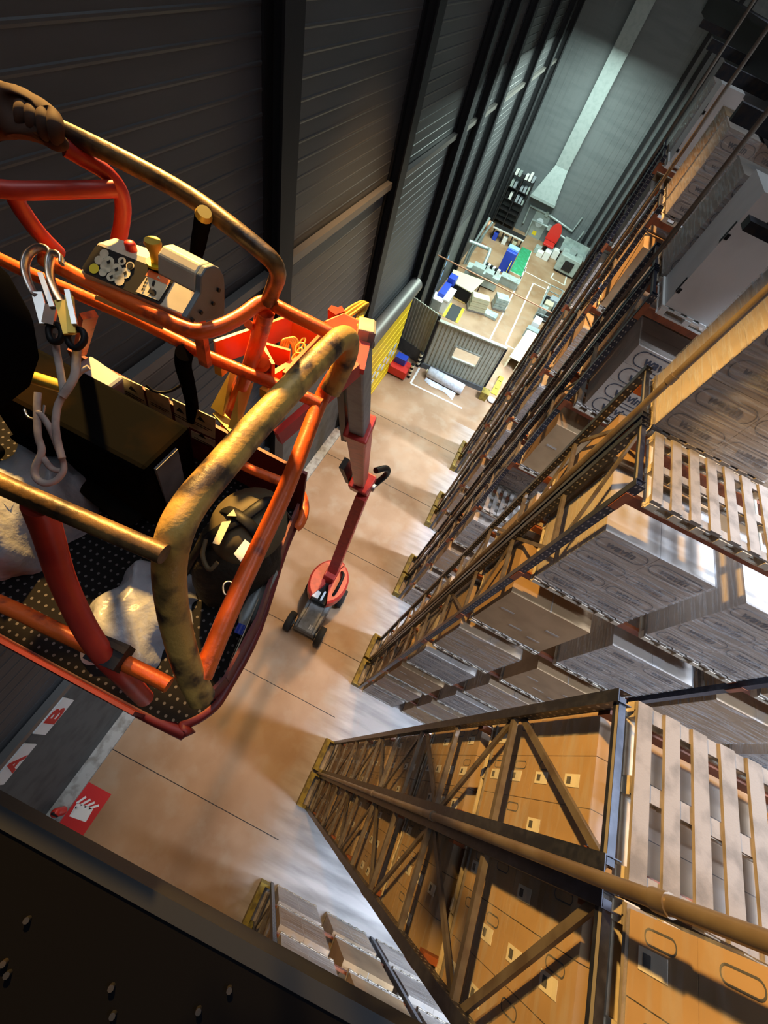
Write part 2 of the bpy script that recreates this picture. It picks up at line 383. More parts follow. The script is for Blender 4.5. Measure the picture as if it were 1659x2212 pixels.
# floor joints and painted lines
b = MB()
for y in (-6.2, -1.9, 2.0, 4.2, 8.33, 12.8, 17.0): b.box(WX+.25, 1.6, y-.012, y+.012, .001, .004)
struct('trim_%d' % nT, b, 'dark'); nT += 1
def fl(u, v): p = az(u, v, 0); p.z = 0; return p
def strip(b, p, q, wd=.12, h=.006, mi=0):
    p = V(p); q = V(q); b.bar(p+V((0, 0, h/2)), q+V((0, 0, h/2)), wd, h, (0, 0, 1), mi)
b = MB()
for p, q in [((1058, 734), (1137, 577)), ((1092, 744), (1152, 612)), ((1092, 744), (1137, 768)), ((1102, 585), (1126, 597)), ((1126, 597), (1110, 628)), ((1148, 542), (1132, 585)), ((1132, 585), (1220, 631)), ((1152, 612), (1212, 640)), ((1190, 600), (1219, 616)), ((1190, 600), (1196, 590)), ((1219, 616), (1226, 588)), ((887, 828), (998, 882)), ((887, 828), (906, 795)), ((1185, 618), (1172, 650)), ((128, 1740), (128, 1741))]:
    strip(b, fl(*p), fl(*q))
struct('trim_%d' % nT, b, 'line'); nT += 1
g = [fl(1128, 533), fl(1148, 543), fl(1126, 597), fl(1102, 585)]
solo('floor_marking', MB().prism([p+V((0, 0, .003)) for p in g], (0, 0, .006)), 'green', 'long green painted walkway patch on the workshop floor', 'floor marking')

# wall letters and the extinguisher marking
def dock_sign(letter, corners, label):
    ps = [ax(u, v, WX+.08) for u, v in corners]
    y0 = min(p.y for p in ps); y1 = max(p.y for p in ps); z0 = (ps[1].z+ps[2].z)/2; z1 = (ps[0].z+ps[3].z)/2
    zc, yc = (z0+z1)/2, (y0+y1)/2
    t = thing('dock_sign', label, 'sign', (WX+.05, yc, zc))
    part('board', MB().box(WX+.032, WX+.07, y0, y1, z0, z1), 'signw', t)
    tm = text_mesh(letter, 1.0, .004, .03); xs = [v.co.x for v in tm.vertices]; ys = [v.co.y for v in tm.vertices]
    for v in tm.vertices: v.co.x *= (y1-y0)*.46/(max(xs)-min(xs)); v.co.y = (v.co.y-(max(ys)+min(ys))/2)*(z1-z0)*.88/(max(ys)-min(ys))
    b = MB(); mesh_into(b, tm, frame((WX+.075, yc, zc), (0, 1, 0), (0, 0, 1)))
    part('letter', b, 'signr', t, label='red letter '+letter)
dock_sign('B', ((134, 1506), (149, 1511), (112, 1589), (79, 1585)), 'white dock sign with red letter B on the left wall')
dock_sign('A', ((48, 1608), (71, 1608), (20, 1694), (-15, 1697)), 'white dock sign with red letter A on the left wall')
e = fl(174, 1742)
t = thing('floor_marking', 'red square floor marking with white fire extinguisher symbol', 'floor marking', e)
part('panel', MB().cbox(e+V((0, 0, .004)), (1.15, 1.15, .006)), 'signr', t)
c = fl(176, 1755)
b = MB().cbox(V((c.x, c.y, .010)), (.52, .34, .004), rot=Matrix.Rotation(.12, 3, 'Z'))
for k in range(4): b.cbox(fl(176+9*k, 1728+5*k)+V((0, 0, .010)), (.06, .26, .004), rot=Matrix.Rotation(-.5-.12*k, 3, 'Z'))
g1, g2 = fl(164, 1742), fl(155, 1760); strip(b, g1+V((0, 0, .008)), g2+V((0, 0, .008)), .06, .004); strip(b, g1+V((0, 0, .008)), fl(168, 1748)+V((0, 0, .008)), .06, .004)
part('symbol', b, 'signw', t)
e = ax(92, 1757, WX+.2)
t = thing('fire_extinguisher', 'small red fire extinguisher by the left wall near letter A', 'fire extinguisher', (WX+.32, e.y, .12))
part('cylinder', MB().cyl((WX+.32, e.y, .12), (WX+.32, e.y, .62), .12).sphere((WX+.32, e.y, .62), .12), 'red', t)
part('valve', MB().cyl((WX+.32, e.y, .7), (WX+.32, e.y, .84), .03).bar((WX+.3, e.y, .84), (WX+.5, e.y, .82), .04, .03), 'black', t)

# yellow roll-up door on the left wall
D0, D1 = 15.5, 21.2
b = MB().box(WX-.02, WX+.50, D0, D1, 0, 4.9)
door = struct('door_1', b, 'ybright')
b = MB()
for k in range(9): b.box(WX+.50, WX+.515, D0, D1, .2+k*.55, .24+k*.55)
part('slat_ridges', b, 'ybright', door)
b = MB()
for k in range(5):
    for zz in (1.55, 2.1):
        yc = 17.4+k*.75; n = 16
        b.prism([(WX+.515, yc+.27*math.cos(2*math.pi*i/n), zz+.17*math.sin(2*math.pi*i/n)) for i in range(n)], (.012, 0, 0))
part('oval_windows', b, 'paleglass', door)
ho = solo('door_roller_housing', MB().tube([(WX+.38, D0-.2, 5.35), (WX+.38, D1+.2, 5.35)], .36, 20, sub=1), 'girt', 'brown round roller housing above the yellow door', 'door housing')

# ================================================================ PALLET RACKS
XE = 1.98; BAY = 3.47; NB = 3; LV = [14.25-2.06*i for i in range(7)]+[0.0]
ROWN = ['row nearest the camera bottom edge', 'nearest rack row', 'second rack row', 'third rack row', 'fourth rack row', 'farthest rack row']
def inview(pts, mg=60):
    us = [proj(p) for p in pts]; us = [u for u in us if u]
    if not us: return False
    return max(u[0] for u in us) > -mg and min(u[0] for u in us) < PW+mg and max(u[1] for u in us) > -mg and min(u[1] for u in us) < PH+mg
def post_mesh(x, y, z1):
    b = MB()
    b.box(x-.05, x-.044, y-.045, y+.045, 0, z1).box(x-.044, x+.05, y-.045, y-.039, 0, z1).box(x-.044, x+.05, y+.039, y+.045, 0, z1)
    return b
racks = []
for k in range(-1, 5):
    y0 = -.80+4.15*k
    for side in (0, 1):
        ya = y0+side*1.10; yb = ya+.95           # two posts of a frame
        where = ('front' if side == 0 else 'rear')
        nm = {-1: 'rack row by the dark platform', 0: 'nearest rack row of amber cartons', 1: 'second rack row', 2: 'third rack row', 3: 'fourth rack row', 4: 'farthest rack row'}[k]
        t = thing('pallet_rack', 'dark pallet rack, %s side of the %s' % (where, nm), 'pallet rack', (XE, ya, 0), 'pallet racks')
        tops = 14.45
        for nb in range(NB+1):
            x = XE+nb*BAY
            for y in (ya, yb):
                zlow = 0
                if not inview([(x, y, z) for z in np.linspace(0, tops, 12)], 10): continue
                b = post_mesh(x, y, tops)
                po = part('post', b, 'upright', t)
            # bracing of a frame
            if nb > 1: continue
            flip = (side == 0)
            z = 14.42; cnt = 0
            yin, yout = (yb, ya) if flip else (ya, yb)
            zs = [14.40-1.41*i for i in range(11)]
            for i, zz in enumerate(zs):
                if zz < .2: break
                if inview([(x, ya, zz), (x, yb, zz)], 10): part('brace', MB().bar((x, ya, zz), (x, yb, zz), .05, .06), 'brace' if i else 'upright', t)
                if i+1 < len(zs) and zs[i+1] > .1:
                    a = yin if i % 2 == 0 else yout; c = yout if i % 2 == 0 else yin
                    if inview([(x, a, zz), (x, c, zs[i+1])], 10): part('brace', MB().bar((x+.03, a, zz-.05), (x+.03, c, zs[i+1]+.05), .03, .055), 'brace', t)
        for nb in range(NB):
            xa = XE+nb*BAY+.05; xb = xa+BAY-.1
            for li, zl in enumerate(LV[:-1]):
                for y in (ya-.0, yb):
                    if not inview([(xa, y, zl), (xb, y, zl), ((xa+xb)/2, y, zl)], 10): continue
                    b = MB().box(xa, xb, y-.025+(.045 if y == ya else -.045), y+.025+(.045 if y == ya else -.045), zl-.13, zl-.002)
                    bo = part('beam', b, 'beam', t)
                    if y == ya and nb < 2: part('beam_connector', MB().box(xa-.09, xa-.0, y-.055, y-.047, zl-.2, zl+.06).box(xa-.012, xa+.0, y-.05, y+.03, zl-.2, zl+.06), 'beam', bo)
        g = MB().box(XE-.36, XE-.20, ya-.05, yb+.005, 0, .46).box(XE-.21, XE-.055, ya-.05, ya+.04, 0, .42).box(XE-.21, XE-.055, yb-.05, yb+.005, 0, .42)
        part('end_guard', g, 'guard', t, label='yellow steel end guard on the floor')
    # sprinkler riser between the two racks
    xr, yr = (1.84, y0+1.01)
    pr = thing('riser_pipe', 'tall sprinkler riser pipe between both sides of the %s' % nm, 'pipe', (xr, yr, 0), 'sprinkler risers')
    part('pipe_run', MB().cyl((xr, yr, .0), (xr, yr, 17.2), .037, 14), 'pipe', pr)
    for zz in (3.1, 6.0, 9.0, 11.9, 14.9):
        if inview([(xr, yr, zz)], 0): part('coupling', MB().cyl((xr, yr, zz), (xr, yr, zz+.09), .046, 14), 'pipe', pr)

# ---------------------------------------------------------------- loads
def pallet_mesh(W=1.2, Dp=1.0, slats=7):
    b = MB(); t = .022
    for i in range(slats):
        x = -W/2+.05+(W-.1)*i/(slats-1); b.box(x-.055, x+.055, -Dp/2, Dp/2, .122, .144)
    for y in (-Dp/2+.05, 0, Dp/2-.05): b.box(-W/2, W/2, y-.05, y+.05, .100, .122)
    return b
def blocks(W, Dp, n=6):
    b = MB()
    for y in (-Dp/2+.05, 0, Dp/2-.05): b.box(-W/2, W/2, y-.045, y+.045, 0, .024)
    for i in range(n):
        x = -W/2+.06+(W-.12)*i/(n-1)
        if i in (0, n-1): b.box(x-.05, x+.05, -Dp/2+.01, Dp/2-.01, .0, .022)
        for y in (-Dp/2+.045, 0, Dp/2-.045): b.box(x-.05, x+.05, y-.055, y+.055, .022, .100)
    return b
PWD, PDP = 1.36, 1.06
DECK = pallet_mesh(PWD, PDP).mesh('deck', 'wood'); BLK = blocks(PWD, PDP).mesh('skid', 'woodend')
DECKW = pallet_mesh(PWD, PDP).mesh('deck', 'woodw'); BLKW = blocks(PWD, PDP, 4).mesh('skid', 'woodw')
WT = text_mesh('wavin', .155, .001, .004)
def oval(b, c, xd, yd, a, h, wd=.012, th=.003, mi=0, n=10):
    mm = frame(c, xd, yd); out = []; inn = []
    for sgn, cx in ((1, a-h), (-1, -(a-h))):
        for i in range(n+1):
            an = -math.pi/2+math.pi*i/n if sgn > 0 else math.pi/2+math.pi*i/n
            out.append(mm @ V((cx+h*math.cos(an), h*math.sin(an), th))); inn.append(mm @ V((cx+(h-wd)*math.cos(an), (h-wd)*math.sin(an), th)))
    N = len(out); b.add(out+inn, [(i, (i+1) % N, N+(i+1) % N, N+i) for i in range(N)], mi)
def logo_into(b, c, xd, yd, scale=1.0, mi=0):
    mm = frame(c, xd, yd) @ Matrix.Scale(scale, 4)
    mesh_into(b, WT, mm, mi); oval(b, c, xd, yd, .31*scale, .10*scale, .012*scale, .003, mi)
LW, LD, LH = 1.34, 1.03, 1.40
def carton_meshes(nx, ny, nz, W, Dp, Hh, m_, tape=True):
    out = []
    for iz in range(nz):
        for ix in range(nx):
            for iy in range(ny):
                x0 = -W/2+W*ix/nx; y0 = -Dp/2+Dp*iy/ny; z0 = .146+Hh*iz/nz
                b = MB().box(x0+.003, x0+W/nx-.003, y0+.003, y0+Dp/ny-.003, z0+.002, z0+Hh/nz-.002)
                out.append(b.mesh('carton', m_))
    return out
def logos_mesh(nx, nz, W, Dp, Hh, sc=1.0):
    b = MB()
    for iz in range(nz):
        for ix in range(nx):
            logo_into(b, (-W/2+W*(ix+.5)/nx, -Dp/2-.001, .146+Hh*(iz+.5)/nz), (1, 0, 0), (0, 0, 1), sc)
    return b
def film_mesh(W, Dp, Hh, fm='film'):
    b = MB(); z0 = .15; z1 = .155+Hh; x = W/2+.008; y = Dp/2+.008; n = 8
    rng_ = random.Random(3); rings = []
    for i in range(n+1):
        zz = z0+(z1-z0)*i/n; ring = []
        for (ax_, ay_, bx_, by_) in ((-x, -y, x, -y), (x, -y, x, y), (x, y, -x, y), (-x, y, -x, -y)):
            for q in range(6):
                f = q/6; ring.append(V((ax_+(bx_-ax_)*f, ay_+(by_-ay_)*f, zz))+V((rng_.uniform(0, .006)*math.copysign(1, ax_+(bx_-ax_)*f), rng_.uniform(0, .006)*math.copysign(1, ay_+(by_-ay_)*f), 0)))
        rings.append(ring)
    N = 24; vs = [p for r in rings for p in r]; fs = []
    for i in range(n):
        for q in range(N): fs.append((i*N+q, i*N+(q+1) % N, (i+1)*N+(q+1) % N, (i+1)*N+q))
    b.add(vs, fs, 0, False); b.add(rings[-1], [tuple(range(N))]); return b.mesh('wrap_film', fm)
C_WR = carton_meshes(2, 1, 4, LW, LD, LH, 'carton'); C_WR2 = carton_meshes(2, 2, 3, LW, LD, LH, 'kraft')
L_WR = logos_mesh(2, 4, LW, LD, LH, 1.0).mesh('printed_logo', 'inkfade'); FILM = film_mesh(LW, LD, LH)
C_WV = carton_meshes(1, 2, 4, 1.06, LD, LH, 'carton'); L_WV = logos_mesh(1, 4, 1.06, LD, LH, 1.45).mesh('printed_logo', 'ink')
C_KR = carton_meshes(1, 1, 1, LW, LD, LH, 'kraft')
KT = MB()
for (x, z) in ((-.42, .95), (.4, .95), (-.05, .55), (.35, .45)): KT.box(x-.12, x+.12, -LD/2-.002, -LD/2, z, z+.05)
KT.box(-.01, .01, -LD/2, LD/2, .146+LH, .149+LH)
KT = KT.mesh('tape_strips', 'carton')
C_WH = carton_meshes(1, 1, 1, 1.30, LD, 1.5, 'whitecarton')
WHH = MB().box(-.652, -.648, -.5, -.44, .35, .55).box(-.652, -.648, -.5, -.44, 1.05, 1.3).box(-.648, -.6, -LD/2-.002, -LD/2+.001, .35, .42).box(-.648, -.6, -LD/2-.002, -LD/2+.001, 1.1, 1.17)
WHH = WHH.mesh('hand_holes', 'black')
AM = []                                           # amber cartons with labels on the end face (row 0)
def amber_marks(seed):
    rg = random.Random(seed); lb = MB(); ik = MB()
    for iz in range(4):
        for iy in range(3):
            yc = -LD/2+LD*(iy+.5)/3; zc = .146+1.66*(iz+.5)/4
            if rg.random() < .75: lb.box(-LW/2-.003, -LW/2, yc-.05, yc+.04, zc-.13, zc+.05); ik.box(-LW/2-.0045, -LW/2-.003, yc-.03, yc+.02, zc-.10, zc-.05)
            if rg.random() < .6: oval(ik, (-LW/2-.003, yc+.09, zc), (0, 0, -1), (0, 1, 0), .10, .035, .008)
    return lb.mesh('paper_label', 'label'), ik.mesh('printed_marks', 'ink')
C_AM = carton_meshes(2, 3, 4, LW, LD, 1.66, 'kraft'); AMH = 1.66; FILMA = film_mesh(LW, LD, 1.66, 'film_clear'); AMK = [amber_marks(i) for i in range(3)]
def put(name, meshes, label, cat, loc, group):
    o = thing(name, label, cat, loc, group)
    for nme, me in meshes: link(nme, me, o)
    return o
KND = {'wrap': ('wrapped_carton_stack', 'shrink-wrapped carton stack', [('carton', c) for c in C_WR]+[('printed_logo', L_WR), ('wrap_film', FILM)]),
       'plainwrap': ('wrapped_carton_stack', 'shrink-wrapped plain carton stack', [('carton', c) for c in C_WR2]+[('wrap_film', FILM)]),
       'logo': ('carton_stack', 'unwrapped cartons with oval logos', [('carton', c) for c in C_WV]+[('printed_logo', L_WV)]),
       'kraft': ('cardboard_box', 'big plain brown cardboard box', [('box_body', C_KR[0]), ('tape_strips', KT)]),
       'white': ('cardboard_box', 'big white cardboard box with hand holes', [('box_body', C_WH[0]), ('hand_holes', WHH)])}
LVN = ['top level', 'second level', 'third level', 'fourth level', 'fifth level', 'sixth level', 'seventh level', 'floor level']
RWN = {-1: 'bottom-edge rack row', 0: 'nearest amber rack row', 1: 'second rack row', 2: 'third rack row', 3: 'fourth rack row', 4: 'farthest rack row'}
FIX = {(1, 0, 0, 0): 'empty', (1, 0, 1, 0): 'empty', (1, 0, 0, 1): 'wrap', (1, 0, 0, 2): 'kraft', (1, 0, 0, 3): 'plainwrap', (1, 0, 0, 4): 'wrap', (1, 0, 0, 5): 'kraft', (1, 0, 0, 6): 'plainwrap',
       (1, 0, 1, 1): 'wrap', (1, 0, 1, 2): 'wrap', (1, 0, 1, 3): 'kraft', (1, 0, 1, 4): 'plainwrap', (1, 1, 0, 0): 'wrap', (1, 1, 1, 0): 'wrap',
       (2, 0, 0, 0): 'white', (2, 0, 1, 0): 'wrap', (2, 0, 0, 1): 'logo', (2, 0, 0, 2): 'kraft', (2, 0, 0, 3): 'empty', (2, 0, 0, 4): 'wrap', (2, 0, 0, 5): 'plainwrap',
       (3, 0, 0, 0): 'wrap', (3, 0, 0, 1): 'kraft', (4, 0, 0, 0): 'white', (0, 1, 0, 0): 'empty', (0, 1, 1, 0): 'empty'}
rg = random.Random(11); NL = 0
for k in range(-1, 5):
    y0 = -.80+4.15*k
    for side in (0, 1):
        yc = y0+side*1.10+.475+(.0 if side else -.02)
        for s in range(2*NB):
            xc = XE+(s//2)*BAY+.10+.06+PWD/2+(s % 2)*1.72
            for li, zl in enumerate(LV):
                kind = FIX.get((k, side, s, li)) or rg.choice(['wrap', 'wrap', 'plainwrap', 'kraft', 'plainwrap'])
                if k == 0: kind = FIX.get((k, side, s, li)) or 'amber'
                if not inview([(xc+dx, yc+dy, zl+dz) for dx in (-.6, .6) for dy in (-.5, .5) for dz in (.1, 1.4)], -15): continue
                if side == (0 if k < 0 else 1) and s > 0 and li > 0 and k != 0: continue      # wholly behind the front loads
                if k == 0 and s > 0 and li > 1: continue
                if k >= 3 and li > 3 and s > 0: continue
                jit = rg.uniform(-.02, .02)
                loc = (xc+jit, yc, zl)
                pos = '%s from the end' % ORD[s]
                tail = '%s, %s, %s%s' % (LVN[li], pos, RWN[k], ' rear side' if side else '')
                wp = kind == 'white'
                put('pallet', [('deck', DECKW if wp else DECK), ('skid', BLKW if wp else BLK)], ('white' if wp else 'wooden')+' pallet, '+('empty, ' if kind == 'empty' else '')+tail, 'pallet', loc, 'pallets in the racks')
                NL += 1
                if kind == 'empty':
                    if k == 0:   # cartons show through the slats: pallet lies on a stack one level below
                        pass
                    continue
                if kind == 'amber':
                    lb, ik = AMK[rg.randrange(3)]
                    put('carton_stack', [('carton', c) for c in C_AM]+[('paper_label', lb), ('printed_marks', ik), ('wrap_film', FILMA)], 'labelled brown cartons, '+tail, 'cartons', loc, 'pallet loads in the racks')
                else:
                    nme, wd, ms = KND[kind]
                    put(nme, ms, wd+', '+tail, 'cartons' if 'carton' in nme else 'box', loc, 'pallet loads in the racks')
print('LOADS', NL)

# ================================================================ BOOM LIFT
def B(u, v, z): return az(u, v, CH+z)
def BP(pts): return [B(*p) for p in pts]
lift = thing('boom_lift', 'orange boom lift with its basket in the foreground and chassis on the floor', 'boom lift', (-1.0, 5.0, 0))
FZ = CH-1.85                                    # basket floor
# chassis
ch = part('chassis', MB().hexa([(-1.45, 4.05, .32), (-.50, 4.05, .32), (-.45, 6.2, .32), (-1.5, 6.2, .32), (-1.40, 4.10, .70), (-.55, 4.10, .70), (-.50, 6.2, .78), (-1.45, 6.2, .78)]), 'greym', lift, .03)
part('hood', MB().hexa([(-1.32, 4.06, .70), (-.63, 4.06, .70), (-.66, 5.3, .80), (-1.30, 5.3, .80), (-1.28, 4.10, .76), (-.67, 4.10, .76), (-.70, 5.25, .88), (-1.26, 5.25, .88)]), 'greym', ch)
part('mark', MB().box(-.86, -.82, 4.2, 4.42, .785, .79).box(-.78, -.74, 4.2, 4.42, .785, .79).box(-.86, -.74, 4.29, 4.33, .785, .79), 'signw', ch)
for x, y in ((-1.66, 4.25), (-.32, 4.25), (-1.68, 6.05), (-.28, 6.05)):
    wh = part('wheel', MB().tube([(x-.13, y, .40), (x-.11, y, .40), (x+.11, y, .40), (x+.13, y, .40)], [.36, .40, .40, .36], 24, sub=1), 'tyre', lift)
    part('hub', MB().cyl((x-.15, y, .40), (x+.15, y, .40), .17, 16), 'greym', wh)
    part('axle', MB().cyl((x, y, .40), (-.98, y, .40), .07, 10), 'greym', lift)
# turntable: rounded counterweight hood, split down the middle by the mast well
tc = V((-1.02, 6.05, .8)); n = 28
def tt(a0, a1, z0, z1, ra, rb, ri=0.0):
    b = MB(); k = 14; an = [math.radians(a0+(a1-a0)*i/k) for i in range(k+1)]
    for i in range(k):
        q = []
        for z, f in ((z0, 1.0), (z1-.10, 1.0), (z1, .90)):
            q.append([(tc.x+ra*f*math.cos(t), tc.y+rb*f*math.sin(t), z) for t in (an[i], an[i+1])]+[(tc.x+ra*ri*math.cos(t), tc.y+rb*ri*math.sin(t), z) for t in (an[i+1], an[i])])
        for lo, hi in ((0, 1), (1, 2)): b.hexa(q[lo]+q[hi])
    return b
R_ = lambda a, c, k: [math.radians(a+(c-a)*i/k) for i in range(k+1)]
ttb = part('turntable', tt(0, 360, .80, 1.0, .74, .92), 'greym', lift)
part('cover', tt(-62, 70, 1.0, 1.55, .76, .98, .2), 'redm', lift, label='red rounded cover on the right side')
part('cover', tt(110, 244, 1.0, 1.55, .78, .98, .2), 'redm', lift, label='red rounded cover on the left side')
part('rear_cover', tt(72, 108, 1.0, 1.60, .74, 1.0, .3), 'redm', lift)
part('control_bay', MB().box(-1.28, -.72, 5.15, 6.2, 1.0, 1.32), 'black', lift)
part('battery_lid', MB().box(-1.34, -1.08, 5.22, 5.52, 1.30, 1.42), 'signw', lift)
part('battery_lid', MB().box(-.98, -.90, 5.2, 5.62, 1.30, 1.46), 'paleglass', lift)
part('hose_loop', MB().tube([(-.62, 5.4, 1.35), (-.58, 5.9, 1.75), (-.62, 6.4, 1.8), (-.74, 6.6, 1.6)], .06, 10), 'black', lift)
part('mast_foot', MB().box(-1.30, -.84, 6.0, 6.65, 1.0, 1.95), 'redm', lift, .03)
JA = V((-1.06, 6.35, 1.5)); JB = az(783, 1070, 7.1)
part('riser_boom', MB().taper(JA, JB, .34, .40, .32, .34, (1, 0, 0)), 'redm', lift, .02)
J = az(780, 1040, 7.4); E_ = ad(772, 735, 2.05)
kn = part('knuckle', MB().cbox(J+V((.05, .05, -.1)), (.62, .62, .8), rot=Matrix.Rotation(.5, 3, 'X')), 'redm', lift, .04)
part('pivot_pin', MB().cyl(J+V((-.45, 0, 0)), J+V((.45, 0, 0)), .12, 14), 'steel', kn)
part('hose_loop', MB().tube([J+V((.35, .3, -.3)), J+V((.55, .5, .2)), J+V((.5, .3, .7)), J+V((.3, -.1, .9))], .09, 10), 'black', lift)
part('hose_loop', MB().tube([J+V((-.35, .3, -.5)), J+V((-.55, .2, .0)), J+V((-.45, 0, .5)), J+V((-.35, -.2, 1.2))], .05, 8), 'black', lift)
part('cable_tray', MB().bar(J+V((-.35, .1, -.3)), J+V((-.38, -.9, 1.6)), .14, .3), 'black', lift)
def lp(t): return J+(E_-J)*t
part('upper_boom', MB().taper(lp(0), lp(.787), .30, .36, .22, .26), 'redm', lift, .02)
part('boom_collar', MB().taper(lp(.765), lp(.79), .26, .31, .26, .31), 'redm', lift, .02)
part('fly_boom', MB().taper(lp(.77), lp(.985), .165, .20, .125, .15), 'greym', lift, .015)
part('cable_carrier', MB().taper(lp(.70)+V((-.19, 0, .0)), lp(.93)+V((-.12, 0, 0)), .07, .20, .05, .14), 'black', lift)
part('cylinder_rod', MB().cyl(lp(.74)+V((-.15, .02, .15)), lp(.92)+V((-.10, 0, .11)), .010, 8), 'steel', lift)
# head of the boom and the basket bracket
hb = part('boom_head', MB().prism([ad(697, 692, 2.0), ad(742, 672, 2.0), ad(793, 697, 2.0), ad(776, 735, 2.0), ad(722, 740, 2.0)], (0.02, .05, -.28)), 'orange', lift, .012)
part('head_lug', MB().prism([ad(708, 668, 2.0), ad(716, 659, 2.0), ad(730, 664, 2.0), ad(738, 660, 2.0), ad(745, 672, 2.0), ad(725, 680, 2.0)], (0, .03, -.12)), 'orange', hb)
rb = part('valve_block', MB().cbox(ad(790, 712, 1.93), (.075, .10, .06), rot=Matrix.Rotation(.4, 3, 'Z')), 'console', lift, .006)
part('valve_cover', MB().cbox(ad(801, 722, 1.95), (.035, .10, .085), rot=Matrix.Rotation(.4, 3, 'Z')), 'greym', rb, .004)
for i, (du, dv) in enumerate(((0, 0), (6, 4), (12, 9))):
    part('hydraulic_hose', MB().tube([ad(738+du, 678+dv, 2.02), ad(760+du, 662+dv, 2.05), ad(782+du, 652+dv*.4, 2.1), ad(786+du*.3, 660+dv, 2.12), ad(770+du, 690, 2.05), ad(778+du, 712, 1.97)], .008, 8), 'brass', lift)
part('link_arm', MB().bar(ad(783, 742, 1.92), ad(770, 800, 1.84), .07, .03), 'redm', lift)
part('link_arm', MB().bar(ad(772, 796, 1.84), ad(600, 945, 1.72), .03, .085), 'redm', lift)
fz = -1.08
A_, B_, C_, E0, F_ = B(567, 726, fz), B(630, 703, fz), B(700, 733, fz), B(466, 762, fz), B(574, 818, fz)
br = part('basket_bracket', MB().bar(E0, A_, .012, .10).bar(A_, B_, .012, .10).bar(B_, C_, .012, .10).bar(C_, F_+V((.06, .02, 0)), .012, .10).bar(B(560, 757, fz), B(626, 775, fz), .012, .08).bar(A_, B(556, 800, fz), .012, .10).bar(B(560, 757, fz), B(590, 815, fz), .012, .12), 'orange', lift)
part('pivot_boss', MB().cyl(B(563, 782, fz-.02), B(563, 782, fz+.05), .035, 14).cyl(B(563, 782, fz+.05), B(563, 782, fz+.06), .02, 12), 'orange', br)
part('bracket_plate', MB().bar(C_+V((.05, .1, -.02)), F_+V((.0, .0, -.02)), .02, .06), 'orange', br)
for k in range(4):
    part('hose', MB().tube([B(604+5*k, 758, -1.12), B(610+6*k, 737-2*k, -1.08), B(622+6*k, 733, -1.08), B(632+4*k, 748, -1.10), B(634+3*k, 772, -1.14)], .006, 6), 'brass', br)
ch_ = MB()
for k in range(4):
    c = B(652-3.5*k, 742+11*k, -1.09); t_ = [c+V((.018*math.cos(a)*(1 if k % 2 else .5), .022*math.sin(a), .012*math.sin(a))) for a in R_(0, 330, 11)]
    ch_.tube(t_, .004, 6, closed=True, sub=1)
part('chain', ch_, 'brass', br)
sb = MB()
for (p, q, r_, s_) in (((455, 880), (497, 802), (510, 806), (480, 898)), ((492, 925), (515, 845), (545, 826), (512, 930))):
    sb.prism([B(*p, -1.35), B(*q, -1.22), B(*r_, -1.22), B(*s_, -1.35)], (0, .012, -.008))
sb.bar(B(468, 890, -1.37), B(505, 930, -1.38), .04, .012)
part('yellow_pocket', sb, 'brass', lift, label='yellow slotted bracket')
for u, v in ((478, 795), (575, 845)):
    part('square_socket', MB().cbox(B(u, v, -1.14), (.03, .04, .04)), 'brass', lift)

# basket floor, toe boards, rim
def grate():
    mt, n_, l, b = nt('perforated_deck')
    tc_ = n_.new('ShaderNodeTexCoord'); sp = n_.new('ShaderNodeSeparateXYZ'); l.new(tc_.outputs['Object'], sp.inputs[0])
    def M_(op, a, c=None):
        x = n_.new('ShaderNodeMath'); x.operation = op
        for i, s_ in enumerate((a, c)):
            if s_ is None: continue
            if isinstance(s_, (int, float)): x.inputs[i].default_value = s_
            else: l.new(s_, x.inputs[i])
        return x.outputs[0]
    fx = M_('SUBTRACT', M_('FRACT', M_('MULTIPLY', sp.outputs[0], 31)), .5); fy = M_('SUBTRACT', M_('FRACT', M_('MULTIPLY', sp.outputs[1], 31)), .5)
    d = M_('LESS_THAN', M_('ADD', M_('MULTIPLY', fx, fx), M_('MULTIPLY', fy, fy)), .028)
    mx = n_.new('ShaderNodeMix'); mx.data_type = 'RGBA'; l.new(d, mx.inputs[0]); mx.inputs[6].default_value = (.006, .005, .005, 1); mx.inputs[7].default_value = (.10, .09, .09, 1)  # pale dots paint light coming through the perforations
    l.new(mx.outputs[2], b.inputs['Base Color']); b.inputs['Roughness'].default_value = .6; b.inputs['Specular IOR Level'].default_value = .1; return mt
M['grate'] = grate()
XL, XR, YN, YF = -2.15, -.27, -.075, .98
out = [(XL, YF), (XL, YN), (XR-.18, YN), (XR-.07, YN+.03), (XR-.01, YN+.11), (XR, YN+.2), (XR-.02, YN+.45), (XR-.12, .75), (XR-.16, YF)]
part('deck', MB().prism([(x, y, FZ-.02) for x, y in out], (0, 0, .02)), 'grate', lift)
rim = MB().tube([(x, y, FZ-.02) for x, y in out[1:]], .022, 10, sub=4)
part('rim', rim, 'reddark', lift)
part('toe_board', MB().box(XL, XR-.2, YN-.012, YN, FZ, FZ+.14), 'reddark', lift)
kb = [(XR-.02, YN+.14), (XR-.0, YN+.22), (XR-.02, YN+.46), (XR-.12, .77), (XR-.15, YF-.05)]
b = MB()
for p, q in zip(kb[:-1], kb[1:]): b.bar((p[0], p[1], FZ+.08), (q[0], q[1], FZ+.08), .012, .16)
kp = part('toe_board', b, 'reddark', lift)
b = MB(); c0 = V((-.275+.006, .19, FZ+.085)); c1 = V((-.335, .54, FZ+.085)); dr = (c1-c0).normalized()
mid = (c0+c1)/2; oval(b, mid+V((-.012, 0, .02)), dr, (0, 0, 1), .19, .05, .006, -.004)
b2 = MB(); mesh_into(b2, text_mesh('JLG', .085, .001, .002), frame(mid+V((.012, 0, .0)), dr, (0, 0, 1)))
